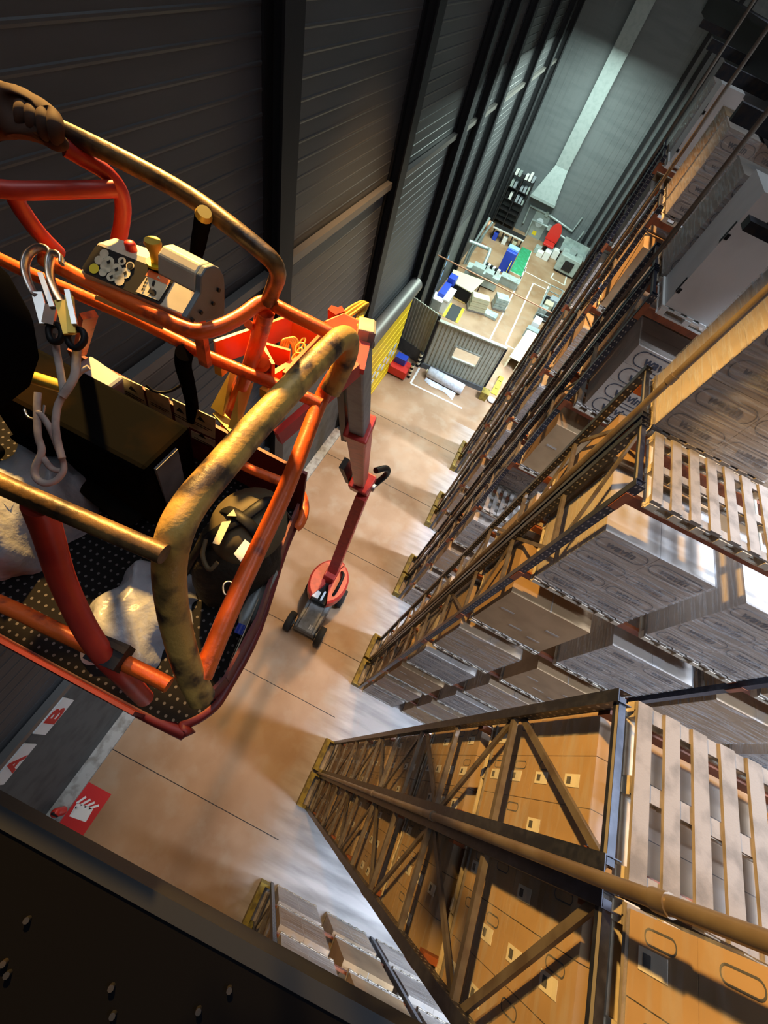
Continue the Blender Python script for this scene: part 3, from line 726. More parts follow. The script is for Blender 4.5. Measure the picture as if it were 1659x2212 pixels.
b.bar(c0+V((-.014, 0, .0)), c1+V((-.014, 0, 0)), .004, .07)
part('name_plate', b, 'decalw', kp)
b = MB()
pa, pb = ay(178, 778, .985), ay(475, 903, .985)
tb = part('toe_board', MB().box(pa.x-.05, XR-.15, YF-.01, YF+.005, FZ, CH-1.50), 'reddark', lift)
def onb(u, v, y=.968): return ay(u, v, y)
for i, quad in enumerate((((257, 812), (306, 834), (318, 880), (274, 866)), ((313, 838), (364, 860), (372, 905), (322, 882)), ((372, 862), (405, 878), (408, 925), (380, 912)), ((405, 876), (465, 904), (464, 948), (408, 922)), ((412, 930), (464, 952), (465, 968), (414, 945)))):
    P4 = [onb(u, v) for u, v in quad]
    lb = part('warning_label', MB().prism(P4, (0, .004, 0)), 'decalw', tb)
    c = sum(P4, V((0, 0, 0)))/4
    if i != 1: part('label_mark', MB().prism([c+V((-.02, -.002, .015)), c+V((.02, -.002, .015)), c+V((0, -.002, .045))], (0, .001, 0)), 'decal', lb)
    part('label_text', MB().box(c.x-.05, c.x+.05, c.y-.0015, c.y-.0005, c.z-.02, c.z-.016).box(c.x-.05, c.x+.03, c.y-.0015, c.y-.0005, c.z-.034, c.z-.030), 'decal', lb)
# tubes
part('end_rail', MB().tube(BP([(436, 1508, -1.17), (405, 1440, -1.08), (378, 1340, -.95), (366, 1240, -.82), (376, 1160, -.72), (410, 1090, -.70), (470, 1017, -.70), (540, 935, -.70), (600, 870, -.70), (660, 806, -.70), (708, 757, -.70), (736, 732, -.703), (752, 735, -.73), (748, 770, -.79), (733, 805, -.85), (714, 845, -.91)]), .0315, 16, sub=5), 'worn', lift, label='thick worn yellow end rail')
part('mid_rail', MB().tube(BP([(722, 812, -.87), (690, 870, -.96), (622, 1045, -1.0), (560, 1180, -1.04), (500, 1310, -1.07), (436, 1462, -1.12)]), .0245, 14, sub=4), 'tubeor', lift, label='orange mid rail of the basket end')
part('top_rail', MB().tube(BP([(-220, 940, -.70), (0, 1045, -.70), (150, 1110, -.70), (355, 1198, -.70)]), .0178, 14, sub=3), 'wornd', lift, label='worn top rail of the entry side')
part('gate_post', MB().tube(BP([(82, 1090, -.71), (103, 1150, -.80), (130, 1240, -.92), (160, 1310, -1.0), (190, 1367, -1.06), (226, 1418, -1.12), (262, 1455, -1.2), (312, 1508, -1.45)]), .0245, 14, sub=4), 'tuberd', lift, label='curved red post of the entry gate')
part('low_rail', MB().tube(BP([(-250, 1200, -1.15), (0, 1303, -1.15), (90, 1346, -1.15), (180, 1390, -1.15), (270, 1432, -1.15), (365, 1480, -1.15)]), .0185, 12, sub=2), 'tubeor', lift)
part('gate_latch', MB().cbox(B(238, 1412, -1.13), (.075, .06, .05), rot=Matrix.Rotation(.1, 3, 'Z')).cbox(B(255, 1400, -1.11), (.05, .012, .03)), 'dark', lift)
part('top_rail', MB().tube(BP([(735, 730, -.70), (680, 703, -.70), (610, 668, -.70), (586, 655, -.70), (560, 655, -.70), (520, 683, -.70), (480, 704, -.70), (440, 715, -.70), (405, 712, -.70), (340, 683, -.70), (240, 635, -.70), (160, 593, -.70), (95, 560, -.70)]), .0178, 14, sub=4), 'tubeor', lift, label='orange top rail in front of the console')
part('guard_rail', MB().tube(BP([(10, 232, -.48), (60, 250, -.48), (130, 280, -.485), (240, 333, -.49), (350, 390, -.50), (430, 438, -.50), (500, 490, -.505), (560, 538, -.52), (590, 566, -.535), (600, 592, -.57), (592, 620, -.63), (580, 650, -.69)]), .0195, 14, sub=4), 'wornd', lift, label='raised worn guard rail over the console')
part('guard_brace', MB().tube(BP([(140, 318, -.50), (185, 345, -.52), (225, 370, -.54), (255, 405, -.57), (266, 445, -.61), (262, 490, -.66), (252, 535, -.72)]), .018, 12, sub=4), 'tuberd', lift)
part('guard_brace', MB().tube(BP([(-120, 398, -.56), (0, 408, -.56), (60, 412, -.56), (248, 408, -.56)]), .017, 12, sub=3), 'tuberd', lift)
part('rail_post', MB().tube(BP([(25, 412, -.57), (48, 455, -.61), (85, 505, -.66), (125, 545, -.72)]), .0175, 12, sub=3), 'tuberd', lift)
part('mid_rail', MB().tube(BP([(-160, 470, -.95), (0, 560, -.95), (110, 610, -.95), (300, 693, -.95), (450, 770, -.95), (610, 836, -.95), (695, 874, -.95)]), .0195, 12, sub=2), 'tubeor', lift)
part('corner_post', MB().tube(BP([(574, 668, -.72), (556, 740, -.90), (530, 815, -1.15), (502, 878, -1.4), (486, 935, -1.65), (480, 995, -1.84)]), .0255, 14, sub=3), 'tubeor', lift)
part('strut', MB().bar(B(192, 680, -.97), B(172, 765, -1.48), .045, .02), 'tubeor', lift)
part('strut', MB().tube(BP([(536, 700, -.78), (552, 712, -.86), (556, 735, -.92)]), .012, 10), 'tubeor', lift)
part('lower_rail', MB().tube(BP([(500, 992, -1.35), (545, 1015, -1.35), (625, 1047, -1.35)]), .019, 12, sub=2), 'tubeor', lift)
part('corner_bumper', MB().tube(BP([(630, 1056, -1.84), (648, 1064, -1.83), (656, 1084, -1.83), (656, 1108, -1.83), (648, 1130, -1.83), (638, 1140, -1.84)]), .026, 10), 'tubeor', lift)
part('rail_clamp', MB().cbox(B(436, 738, -.83), (.03, .02, .16)), 'tubeor', lift)
# control console
F1, F2, F3, F4 = B(211, 524, -.638), B(408, 586, -.638), B(418, 690, -.668), B(174, 586, -.668)
up = V((.0, .05, -.006))
_n = (F2-F1).cross(F4-F1).normalized(); _r = V(ray(418, 690)); F3 = V(CP)+_r*((F1-V(CP)).dot(_n)/_r.dot(_n))
co = part('control_console', MB().add([F1, F2, F3, F4, F1+up, F2+up, F2+up+V((0, .01, -.10)), F1+up+V((0, .01, -.10)), F4+V((0, .005, -.03)), F3+V((0, .005, -.03))], [(3, 2, 1, 0), (0, 1, 5, 4), (4, 5, 6, 7), (3, 8, 9, 2), (8, 7, 6, 9), (0, 4, 7, 8, 3), (1, 2, 9, 6, 5)]), 'console', lift, .003)
co.data.materials[0] = M['console']
def onf(u, v, off=.003):      # point on the sloping front face
    nrm = (F2-F1).cross(F4-F1).normalized(); r = V(ray(u, v)); o_ = V(CP)
    if nrm.dot(r) > 0: nrm = -nrm
    return o_+r*((F1+nrm*off-o_).dot(nrm)/r.dot(nrm))
def fpoly(mb, pts, off): mb.add([onf(u, v, off) for u, v in pts], [tuple(range(len(pts)-1, -1, -1))]); return mb
def fdisc(mb, u, v, r, off, sx=1.0, n=14): return fpoly(mb, [(u+r*sx*math.cos(2*math.pi*i/n), v+r*math.sin(2*math.pi*i/n)) for i in range(n)][::-1], off)
part('decal_panel', fpoly(MB(), [(177, 578), (205, 533), (212, 529), (372, 593), (378, 602), (350, 652), (343, 657), (182, 588)], .002), 'decal', co)
part('icon', fdisc(MB(), 203, 580, 11, .004), 'yellow', co, label='yellow icon')
for u, v, r in ((225, 548, 10), (214, 562, 10), (263, 564, 9), (234, 566, 13), (251, 582, 13), (270, 590, 12), (222, 588, 9), (240, 598, 10), (258, 606, 11), (230, 575, 14), (252, 592, 14)):
    part('icon', fdisc(MB(), u, v, r, .004), 'decalw', co)
b = MB()
for u, v in ((234, 566), (251, 582), (270, 590), (263, 564), (240, 598)): fpoly(b, [(u-4, v-1), (u+3, v-5), (u+4, v+1), (u-2, v+4)], .0055)
part('icon_mark', b, 'decal', co)
part('icon_ring', fdisc(fdisc(MB(), 281, 574, 9, .004), 281, 574, 7, .005), 'decalw', co)
part('icon_ring_mark', fpoly(fdisc(MB(), 281, 574, 7, .006), [(279, 580), (281, 573), (285, 568), (283, 575)], .0075), 'decal', co)
wl = part('warning_label', fpoly(MB(), [(293, 630), (320, 592), (366, 613), (343, 650)], .004), 'decalw', co)
part('warning_header', fpoly(MB(), [(314, 595), (322, 582), (370, 603), (363, 616)], .0045), 'decalo', wl)
b = fpoly(MB(), [(338, 600), (343, 595), (346, 603)], .006); part('warning_triangle', b, 'decalw', wl)
b = MB()
for k in range(4): fpoly(b, [(303-3*k+12, 602+7*k), (307-3*k+12, 600+7*k), (306-3*k+12, 606+7*k), (302-3*k+12, 607+7*k)], .006)
fpoly(b, [(330, 606), (336, 606), (332, 618), (327, 616)], .006); fpoly(b, [(318, 632), (325, 620), (330, 634)], .006)
fdisc(b, 331, 632, 7, .0055); part('label_text', b, 'decal', wl)
tp = (F1+F2)/2
bc = B(283, 536, -.635)
part('red_button', MB().cyl(bc+V((0, 0, -.02)), bc+V((0, 0, .010)), .0125, 14).sphere(bc+V((0, 0, .010)), .0125, sc=(1, 1, .5)), 'red', co)
kc = B(338, 560, -.625)
kn = part('stop_knob', MB().tube([kc+V((0, 0, -.01)), kc+V((0, 0, .015)), kc+V((0, 0, .035)), kc+V((0, 0, .042))], [.013, .012, .019, .017], 16, sub=1), 'brass', co)
part('knob_ring', MB().cyl(kc+V((0, 0, -.012)), kc+V((0, 0, -.006)), .024, 18), 'yellow', co)
hx = -.535
pl = [(433, 633), (435, 597), (447, 578), (463, 574), (475, 579), (484, 595), (486, 613), (486, 679), (469, 689), (427, 698), (401, 688)]
PL = [ax(u, v, hx) for u, v in pl]
part('joystick_housing', MB().prism(PL, (-.012, 0, 0)), 'greym', co, .003, label='grey rounded end plate')
b = MB().prism([p+V((-.012, 0, 0)) for p in (ax(433, 640, hx), ax(435, 597, hx), ax(447, 578, hx), ax(463, 574, hx), ax(475, 579, hx), ax(484, 595, hx), ax(485, 640, hx))], (-.085, 0, 0))
part('housing_cover', b, 'console', co, .004)
for u, v in ((471, 626), (459, 655), (433, 674), (414, 690)):
    c = ax(u, v, hx+.001); part('bolt', MB().cyl(c, c+V((.004, 0, 0)), .004, 8), 'dark', co)
j0, j1 = B(420, 572, -.64), B(440, 466, -.49)
jd = (j1-j0).normalized(); jl = (j1-j0).length
js = part('joystick_grip', MB().tube([j0-jd*.02, j0+jd*jl*.25, j0+jd*jl*.5, j0+jd*jl*.75, j1], [.014, .0145, .0165, .0165, .0175], 14, sub=1), 'cloth', co)
part('grip_cap', MB().tube([j1, j1+jd*.012], [.0175, .014], 14, sub=1), 'brass', js)
part('serial_plate', MB().prism([B(207, 637, -.76), B(355, 703, -.76), B(350, 712, -.78), B(204, 646, -.78)], (0, .003, 0)), 'decalw', co)
part('cable_sheath', MB().tube(BP([(398, 762, -.95), (396, 790, -1.05), (406, 830, -1.2), (414, 870, -1.4), (416, 905, -1.55)]), .026, 14, sub=6), 'cloth', lift)
part('cable', MB().tube(BP([(315, 832, -1.15), (335, 846, -1.17), (365, 846, -1.17), (392, 832, -1.15)]), .005, 8), 'black', lift)
part('grey_socket_box', MB().cbox(ay(217, 828, .90), (.16, .10, .15), rot=Matrix.Rotation(.25, 3, 'Y')), 'greybox', lift, .015, label='grey enclosure box on the toe board')

# ---------------------------------------------------------------- things in the basket
t = thing('tool_case', 'long dark case standing inside the basket below the console', 'case', (-1.15, .74, FZ))
part('case_body', MB().hexa([(-1.62, .56, FZ), (-.93, .56, FZ), (-.93, .86, FZ), (-1.62, .86, FZ), (-1.60, .58, FZ+.47), (-.88, .58, FZ+.47), (-.88, .84, FZ+.47), (-1.60, .84, FZ+.47)]), 'boxdark', t, .02)
part('end_panel', MB().hexa([(-.895, .62, FZ+.06), (-.893, .62, FZ+.06), (-.893, .74, FZ+.06), (-.895, .74, FZ+.06), (-.880, .62, FZ+.44), (-.868, .62, FZ+.44), (-.868, .74, FZ+.44), (-.880, .74, FZ+.44)]), 'greym', t)
b = MB().bar(B(48, 930, -1.62), B(296, 1128, -1.80), .10, .02)
solo('wooden_board', b, 'boxdark', 'dark narrow board leaning inside the basket left of the case', 'board')
b = MB().bar(B(100, 905, -1.60), B(345, 1098, -1.82), .03, .03)
solo('wooden_batten', b, 'boxdark', 'thin dark batten lying between board and case', 'batten')
bp_ = B(78, 812, -1.25)
solo('yellow_pole', MB().cyl(B(20, 800, -1.2), B(140, 838, -1.2), .022, 12), 'brass', 'short yellow pole behind the white lanyard', 'pole')
# harness bag
bc = V((-.50, .58, FZ))
bag = thing('tool_bag', 'black bulky tool bag with straps on the basket floor', 'bag', bc)
b = MB(); rr = random.Random(4); nn = 24; lay = [(.0, .85), (.06, 1.0), (.16, 1.02), (.26, .95), (.33, .8), (.37, .5)]
rings = []
for h, f in lay: rings.append([bc+V(((.155+.012*math.sin(3*a+h*9))*f*math.cos(a), (.215+.015*math.cos(4*a+h*7))*f*math.sin(a), h)) for a in R_(0, 345, nn-1)])
vs = [p for r in rings for p in r]; fs = [(i*nn+q, i*nn+(q+1) % nn, (i+1)*nn+(q+1) % nn, (i+1)*nn+q) for i in range(len(lay)-1) for q in range(nn)]
b.add(vs, fs, 0, True).add(rings[-1], [tuple(range(nn))], 0, True).add(rings[0], [tuple(range(nn-1, -1, -1))])
part('bag_body', b, 'bagblk', bag)
b = MB(); rings = []
for rad, h in ((1.0, .34), (.95, .40), (.6, .44), (.2, .455)): rings.append([bc+V((.02+.14*rad*math.cos(a), .05+.17*rad*math.sin(a), h)) for a in R_(0, 345, nn-1)])
vs = [p for r in rings for p in r]; fs = [(i*nn+q, i*nn+(q+1) % nn, (i+1)*nn+(q+1) % nn, (i+1)*nn+q) for i in range(3) for q in range(nn)]
b.add(vs, fs, 0, True).add(rings[-1], [tuple(range(nn))], 0, True)
part('bag_lid', b, 'bagkhaki', bag)
part('strap', MB().tube([bc+V((-.12, -.2, .2)), bc+V((-.06, -.1, .40)), bc+V((.02, .02, .47)), bc+V((.06, .15, .45)), bc+V((.1, .22, .25))], .022, 8, flat=(1, .3)), 'black', bag)
part('strap', MB().tube([bc+V((-.15, .05, .25)), bc+V((-.06, .03, .44)), bc+V((.08, .0, .46)), bc+V((.15, -.02, .25))], .022, 8, flat=(1, .3)), 'black', bag)
for (q, m_) in ((((487, 1160), (499, 1126), (502, 1128), (474, 1178), (459, 1174), (480, 1128)), 'decalw'), (((505, 1197), (529, 1166), (544, 1177), (520, 1214)), 'signw'), (((490, 1115), (505, 1101), (511, 1116)), 'decalw')):
    if len(q) == 6: q = (q[5], q[1], q[3], q[4])
    part('paper_tag', MB().prism([B(u, v, -1.37) for u, v in q], (0, 0, .003)), m_, bag)
part('buckle', MB().tube(BP([(487, 1258, -1.36), (500, 1258, -1.36), (499, 1280, -1.36), (486, 1284, -1.36), (482, 1268, -1.36)]), .003, 6, closed=True, sub=3), 'steel', bag)
part('cord', MB().tube(BP([(445, 1165, -1.4), (438, 1200, -1.42), (452, 1230, -1.42), (470, 1215, -1.4)]), .008, 8), 'bagkhaki', bag)
t = thing('water_bottle', 'pale blue bottle with dark blue cap beside the black tool bag', 'bottle', (-.35, .4, FZ))
q0, q1 = B(588, 1225, -1.74), B(524, 1352, -1.78)
part('bottle_body', MB().tube([q0, q0+(q1-q0)*.06, q0+(q1-q0)*.85, q1], [.02, .036, .036, .02], 14, sub=1), 'lblue', t); t.children[0].data.materials[0] = M['galv']
part('bottle_cap', MB().cyl(q0+(q1-q0)*.97, q0+(q1-q0)*1.13, .022, 12), 'blue', t)
def crumple(name, label, c, sx, sy, h, seed):
    r = random.Random(seed); n1, n2 = 26, 20; vs = []
    ph = [(r.uniform(2, 9), r.uniform(2, 9), r.uniform(0, 6), r.uniform(.3, 1)) for _ in range(9)]
    for i in range(n1):
        for j in range(n2):
            x = -1+2*i/(n1-1); y = -1+2*j/(n2-1)
            edge = max(abs(x), abs(y)); s_ = 1-.25*(x*x*y*y)
            z = h*max(0, 1-edge**3)*(.65+.12*sum(a*abs(math.sin(p*x+q*y+o)) for p, q, o, a in ph))
            vs.append(V(c)+V((sx*x*s_+.02*math.sin(7*y), sy*y*s_+.02*math.sin(6*x), .004+z)))
    fs = [(i*n2+j, (i+1)*n2+j, (i+1)*n2+j+1, i*n2+j+1) for i in range(n1-1) for j in range(n2-1)]
    return solo(name, MB().add(vs, fs, 0, True), 'sheeting', label, 'plastic sheeting', c)
crumple('plastic_sheet', 'crumpled white plastic sheet on the basket floor beside the gate post', V((-.72, .21, FZ)), .18, .22, .10, 3)
crumple('plastic_bag', 'white plastic bag at the left edge under the entry rail', V((-1.38, .36, FZ)), .22, .30, .24, 8)
# lanyard with two scaffold hooks
ly = thing('safety_lanyard', 'frayed pale rope lanyard hooked over the basket rail by two large hooks', 'lanyard', B(100, 560, -.7))
def dd(pts, D): return [ad(u, v, D) for u, v in pts]
hk = part('scaffold_hook', MB().tube(dd([(108, 556), (108, 543), (96, 535), (80, 535), (62, 548), (54, 572), (58, 600), (72, 632), (82, 640)], .93), .0085, 8, flat=(.6, 1.25)), 'steel', ly)
part('hook_gate', MB().bar(ad(88, 592, .925), ad(114, 665, .925), .010, .012), 'steel', hk)
part('hook_spine', MB().bar(ad(80, 632, .93), ad(98, 700, .93), .020, .008).bar(ad(112, 660, .93), ad(104, 700, .93), .024, .008), 'steel', hk)
part('hook_eye', MB().tube(dd([(108, 705), (124, 702), (134, 716), (130, 735), (114, 738), (106, 722)], .94), .0075, 8, closed=True, sub=3), 'black', hk)
hk = part('scaffold_hook', MB().tube(dd([(133, 570), (132, 556), (122, 548), (112, 552), (107, 572), (109, 600), (120, 630), (132, 652)], .92), .0085, 8, flat=(.6, 1.25)), 'steel', ly)
part('hook_gate', MB().bar(ad(146, 628, .915), ad(162, 702, .915), .010, .012), 'steel', hk)
part('hook_spine', MB().bar(ad(131, 650, .92), ad(150, 722, .92), .022, .008).bar(ad(150, 640, .92), ad(156, 720, .92), .016, .008), 'brass', hk)
part('hook_eye', MB().tube(dd([(146, 725), (160, 712), (178, 715), (182, 735), (166, 752), (152, 745)], .93), .0075, 8, closed=True, sub=3), 'black', hk)
part('rope_leg', MB().tube(dd([(122, 722), (121, 750), (128, 790), (134, 825), (136, 850), (124, 880), (120, 920), (126, 960), (134, 990)], .96), .0085, 8, flat=(1, .7)), 'rope', ly)
part('rope_leg', MB().tube(dd([(166, 750), (164, 790), (160, 815), (146, 840), (134, 856)], .95), .010, 8, flat=(1, .5)), 'rope', ly)
part('rope_leg', MB().tube(dd([(82, 848), (80, 880), (82, 940), (90, 975), (76, 1010), (78, 1032), (98, 1044), (122, 1037), (138, 1012), (128, 975), (108, 925), (90, 898), (80, 892)], .97), .0085, 8, flat=(1, .7)), 'rope', ly)
part('rope_leg', MB().tube(dd([(90, 985), (112, 1012), (138, 1018)], .975), .007, 8), 'rope', ly)
part('rope_end', MB().tube(dd([(150, 835), (172, 805), (192, 793)], .96), .006, 8), 'rope', ly)
part('small_ring', MB().tube(dd([(52, 884), (60, 900), (76, 905), (92, 895), (96, 875)], .97), .003, 6), 'steel', ly)

# ---------------------------------------------------------------- person holding the rail
def figure():
    Vt, Ed, Rd = [], [], []
    def add(p, r, par=None):
        Vt.append(V(p)); Rd.append(r); i = len(Vt)-1
        if par is not None: Ed.append((par, i))
        return i
    pel = add((-1.60, .36, 16.02), .15)
    sp1 = add((-1.50, .36, 16.22), .15, pel); chs = add((-1.36, .34, 16.44), .165, sp1)
    nk = add((-1.26, .34, 16.62), .075, chs); hd = add((-1.20, .33, 16.75), .10, nk); tp = add((-1.17, .33, 16.86), .085, hd)
    add((-1.10, .33, 16.72), .035, hd)
    for s in (1, -1):
        hp = add((-1.62, .36+.1*s, 15.95), .11, pel); kn_ = add((-1.66, .36+.13*s, 15.60), .075, hp)
        ak = add((-1.78, .36+.13*s, 15.24), .05, kn_); add((-1.66, .36+.14*s, 15.195), .045, ak)
    # left arm to the guard rail
    pmp = ad(78, 260, .825); wrp = ad(-12, 232, .84)
    shl = add((-1.36, .52, 16.58), .085, chs); el = add((-1.36, .70, 16.42), .07, shl); wr = add(wrp, .052, el)
    pm = add(pmp, .048, wr); add(ad(72, 296, .835), .040, pm); add(ad(62, 232, .84), .036, pm)
    tr_ = (ad(130, 280, .88)-ad(30, 238, .88)).normalized(); toc = (V(CP)-pmp).normalized(); upi = tr_.cross(toc)
    if upi.z < 0: upi = -upi
    for k in range(4):
        c0 = pmp+tr_*(-.030+.024*k)
        a = add(c0+upi*.022+toc*.012, .0155, pm); c = add(c0+upi*.012+toc*.038, .015, a); d = add(c0-upi*.014+toc*.040, .0145, c); add(c0-upi*.036+toc*.020, .013, d)
    a = add(pmp+tr_*.02-upi*.03, .017, pm); c = add(pmp+tr_*.045-upi*.035+toc*.01, .015, a); add(pmp+tr_*.06-upi*.02+toc*.025, .013, c)
    # right arm bent up towards the phone
    e0 = ad(-75, 742, .50)
    shr = add((-1.12, .20, 16.58), .10, chs); el = add(e0+V((-.13, .0, .02)), .11, shr); el2 = add(e0, .135, el); fo = add(e0+V((.02, -.22, .18)), .055, el2)
    wr = add((-.36, -.20, 16.93), .04, fo); pm = add((-.27, -.17, 16.97), .036, wr)
    for k in range(4):
        a = add((-.215, -.20+.024*k, 16.985), .011, pm); c = add((-.175, -.20+.024*k, 16.99), .010, a); add((-.15, -.195+.022*k, 17.005), .009, c)
    a = add((-.25, -.125, 16.975), .012, pm); add((-.21, -.115, 16.985), .010, a)
    me = bpy.data.meshes.new('body'); me.from_pydata([tuple(v) for v in Vt], Ed, []); me.update()
    o = bpy.data.objects.new('body', me); COL.objects.link(o)
    sk = o.modifiers.new('skin', 'SKIN'); sk.use_smooth_shade = True
    for i, d in enumerate(me.skin_vertices[0].data): d.radius = (Rd[i], Rd[i]); d.use_root = (i == 0)
    ss = o.modifiers.new('smooth', 'SUBSURF'); ss.levels = 2; ss.render_levels = 2
    bpy.context.view_layer.update()
    m2 = bpy.data.meshes.new_from_object(o.evaluated_get(bpy.context.evaluated_depsgraph_get()))
    bpy.data.objects.remove(o)
    for k in ('cloth', 'skin', 'glove'): m2.materials.append(M[k])
    hand = ad(78, 260, .83); hand2 = V((-.22, -.17, 16.98)); head = V((-1.17, .33, 16.76))
    for p in m2.polygons:
        c = p.center; p.use_smooth = True
        p.material_index = 2 if (c-hand).length < .125 else 1 if ((c-hand2).length < .12 or (c.z > 16.66 and (c-head).length < .2)) else 0
    return m2
pr = thing('person', 'person in dark clothing and glove holding the basket guard rail', 'person', (-1.6, .36, FZ))
me = figure()
for v in me.vertices: v.co -= V((-1.6, .36, FZ))
bo = link('body', me, pr); ROOT[bo.name] = V((-1.6, .36, FZ))
hc = V((-1.175, .33, 16.79))
part('hair', MB().sphere(hc+V((-.025, 0, .04)), .118, sc=(1, .95, .85)), 'bagblk', pr)
for s in (1, -1): part('eye', MB().sphere(hc+V((.098, .035*s, -.01)), .011), 'signw', pr)

# ================================================================ FOREGROUND PLATFORM AND ROOF STEEL
pz = CH-2.2; ed = B(450, 1985, -2.2).y
t = thing('steel_platform', 'dark steel platform with a grey edge across the bottom-left corner', 'platform', (-2, -2, pz))
part('deck_plate', MB().box(WX+.02, 1.45, -3.2, ed-.055, pz-.05, pz), 'cloth', t)
part('edge_trim', MB().box(WX+.02, 1.45, ed-.055, ed, pz-.14, pz+.012), 'dark', t).data.materials[0] = M['column']
for (u, v) in ((243, 2130), (246, 2190), (430, 2180), (62, 1985), (12, 2078), (20, 2102), (496, 2135)):
    c = B(u, v, -2.2); part('bolt', MB().cyl(c, c+V((0, 0, .02)), .010, 8), 'dark', t)
# girder, cross beams and lamp housing above the racks at the upper right
g0 = ax(1659, 322, 2.75)
t = thing('roof_girder', 'big dark girder above the racks in the upper right corner', 'girder', (2.75, 10, 16))
part('girder_body', MB().box(2.75, 3.5, 4.0, BY-.1, g0.z, g0.z+.9), 'dark', t)
part('flange', MB().box(2.60, 3.65, 4.0, BY-.1, g0.z+.9, g0.z+1.0), 'dark', t)
for i, y in enumerate((9.3, 13.6, 18.5, 26)):
    solo('cross_beam', MB().box(1.65, 2.745, y-.09, y+.09, g0.z+.25, g0.z+.45), 'dark', '%s dark cross beam from the camera running into the upper right girder' % ORD[i], 'beam')
for i, (u, v) in enumerate(((1560, 0), (1625, 20))):
    p = ad(u, v, 9); solo('roof_cable', MB().cyl(p+V((0, -3, .2)), p+V((0, 6, .2)), .03, 8), 'dark', ['left', 'right'][i]+' thin cable run high in the upper right corner', 'cable')
lp_ = B(1640, 495, -1.25)
t = thing('lamp_housing', 'dark box lamp housing at the right edge above the white carton', 'lamp', lp_)
part('housing', MB().cbox(lp_, (.34, .22, .10)), 'dark', t)
part('hanger', MB().cyl(lp_+V((.1, 0, .05)), lp_+V((.1, 0, .62)), .012, 8).cbox(lp_+V((.08, .08, .07)), (.06, .04, .06)), 'dark', t)

# ================================================================ WORKSHOP ZONE BEYOND THE PARTITION
p0, p1 = fl(908, 791), fl(1044, 846)
pd_ = (p1-p0).normalized(); pn = V((pd_.y, -pd_.x, 0))        # pn points to the camera side
def topz(u, v, base):            # height of a point standing above a floor point of the partition plane
    r = ray(u, v); n_ = np.array([pn.x, pn.y, 0]); o_ = np.array([base.x, base.y, 0]); k = n_.dot(o_-CP)/n_.dot(r); return V(CP+r*k)
ptl, ptr = topz(948, 688, p0), topz(1093, 757, p0)
hh = (ptl.z+ptr.z)/2
pl_, pr_ = p0, V((ptr.x, ptr.y, 0))
pl_ = V((ptl.x, ptl.y, 0))*.5+p0*.5; L = (pr_-pl_).length
wa, wb = topz(985, 765, p0), topz(1008, 790, p0)
t = thing('partition_wall', 'corrugated grey-green partition wall with a rectangular window opening', 'partition', (pl_+pr_)/2)
def corr(a, c, z0, z1, n):
    b = MB(); d = (c-a)/n; nr = V((d.y, -d.x, 0)).normalized()
    ps = []
    for i in range(n): ps += [a+d*i, a+d*(i+.35), a+d*(i+.5)+nr*.04, a+d*(i+.85)+nr*.04]
    ps.append(c); N = len(ps)
    vs = [p+V((0, 0, z0)) for p in ps]+[p+V((0, 0, z1)) for p in ps]+[p+V((0, 0, z0))-nr*.08 for p in ps]+[p+V((0, 0, z1))-nr*.08 for p in ps]
    fs = []
    for i in range(N-1): fs += [(i, i+1, N+i+1, N+i), (2*N+i+1, 2*N+i, 3*N+i, 3*N+i+1), (N+i, N+i+1, 3*N+i+1, 3*N+i)]
    return b.add(vs, fs)
f0, f1 = .36, .74; zw0, zw1 = hh*.44, hh*.68
A0 = pl_; A1 = pl_+(pr_-pl_)*f0; A2 = pl_+(pr_-pl_)*f1; A3 = pr_
part('sheet', corr(A0, A1, .35, hh, 6), 'partition', t); part('sheet', corr(A2, A3, .35, hh, 5), 'partition', t)
part('sheet', corr(A1, A2, .35, zw0, 7), 'partition', t); part('sheet', corr(A1, A2, zw1, hh, 7), 'partition', t)
part('window_frame', MB().bar(A1+V((0, 0, zw0)), A2+V((0, 0, zw0)), .16, .08).bar(A1+V((0, 0, zw1)), A2+V((0, 0, zw1)), .16, .08).bar(A1+V((0, 0, zw0)), A1+V((0, 0, zw1)), .16, .08, (1, 0, 0)).bar(A2+V((0, 0, zw0)), A2+V((0, 0, zw1)), .16, .08, (1, 0, 0)), 'partition', t)
part('base_rail', MB().bar(A0+V((0, 0, .17)), A3+V((0, 0, .17)), .2, .34), 'plinth', t)
part('cap', MB().bar(A0+V((0, 0, hh+.03)), A3+V((0, 0, hh+.03)), .26, .06), 'partition', t)
part('post', MB().bar(A0, A0+V((0, 0, hh+.3)), .16, .16, (1, 0, 0)), 'column', t); part('post', MB().bar(A3, A3+V((0, 0, hh)), .12, .12, (1, 0, 0)), 'column', t)
wl0 = V((WX+.05, A0.y+.6, 0)); t = thing('partition_wall', 'shorter corrugated wing joining the partition to the left wall', 'partition', wl0)
part('sheet', corr(wl0, A0+V((-.12, .15, 0)), .9, hh+.25, 9), 'partition', t); part('base', MB().bar(wl0+V((0, 0, .45)), A0+V((-.12, .15, .45)), .12, .9), 'plinth', t)
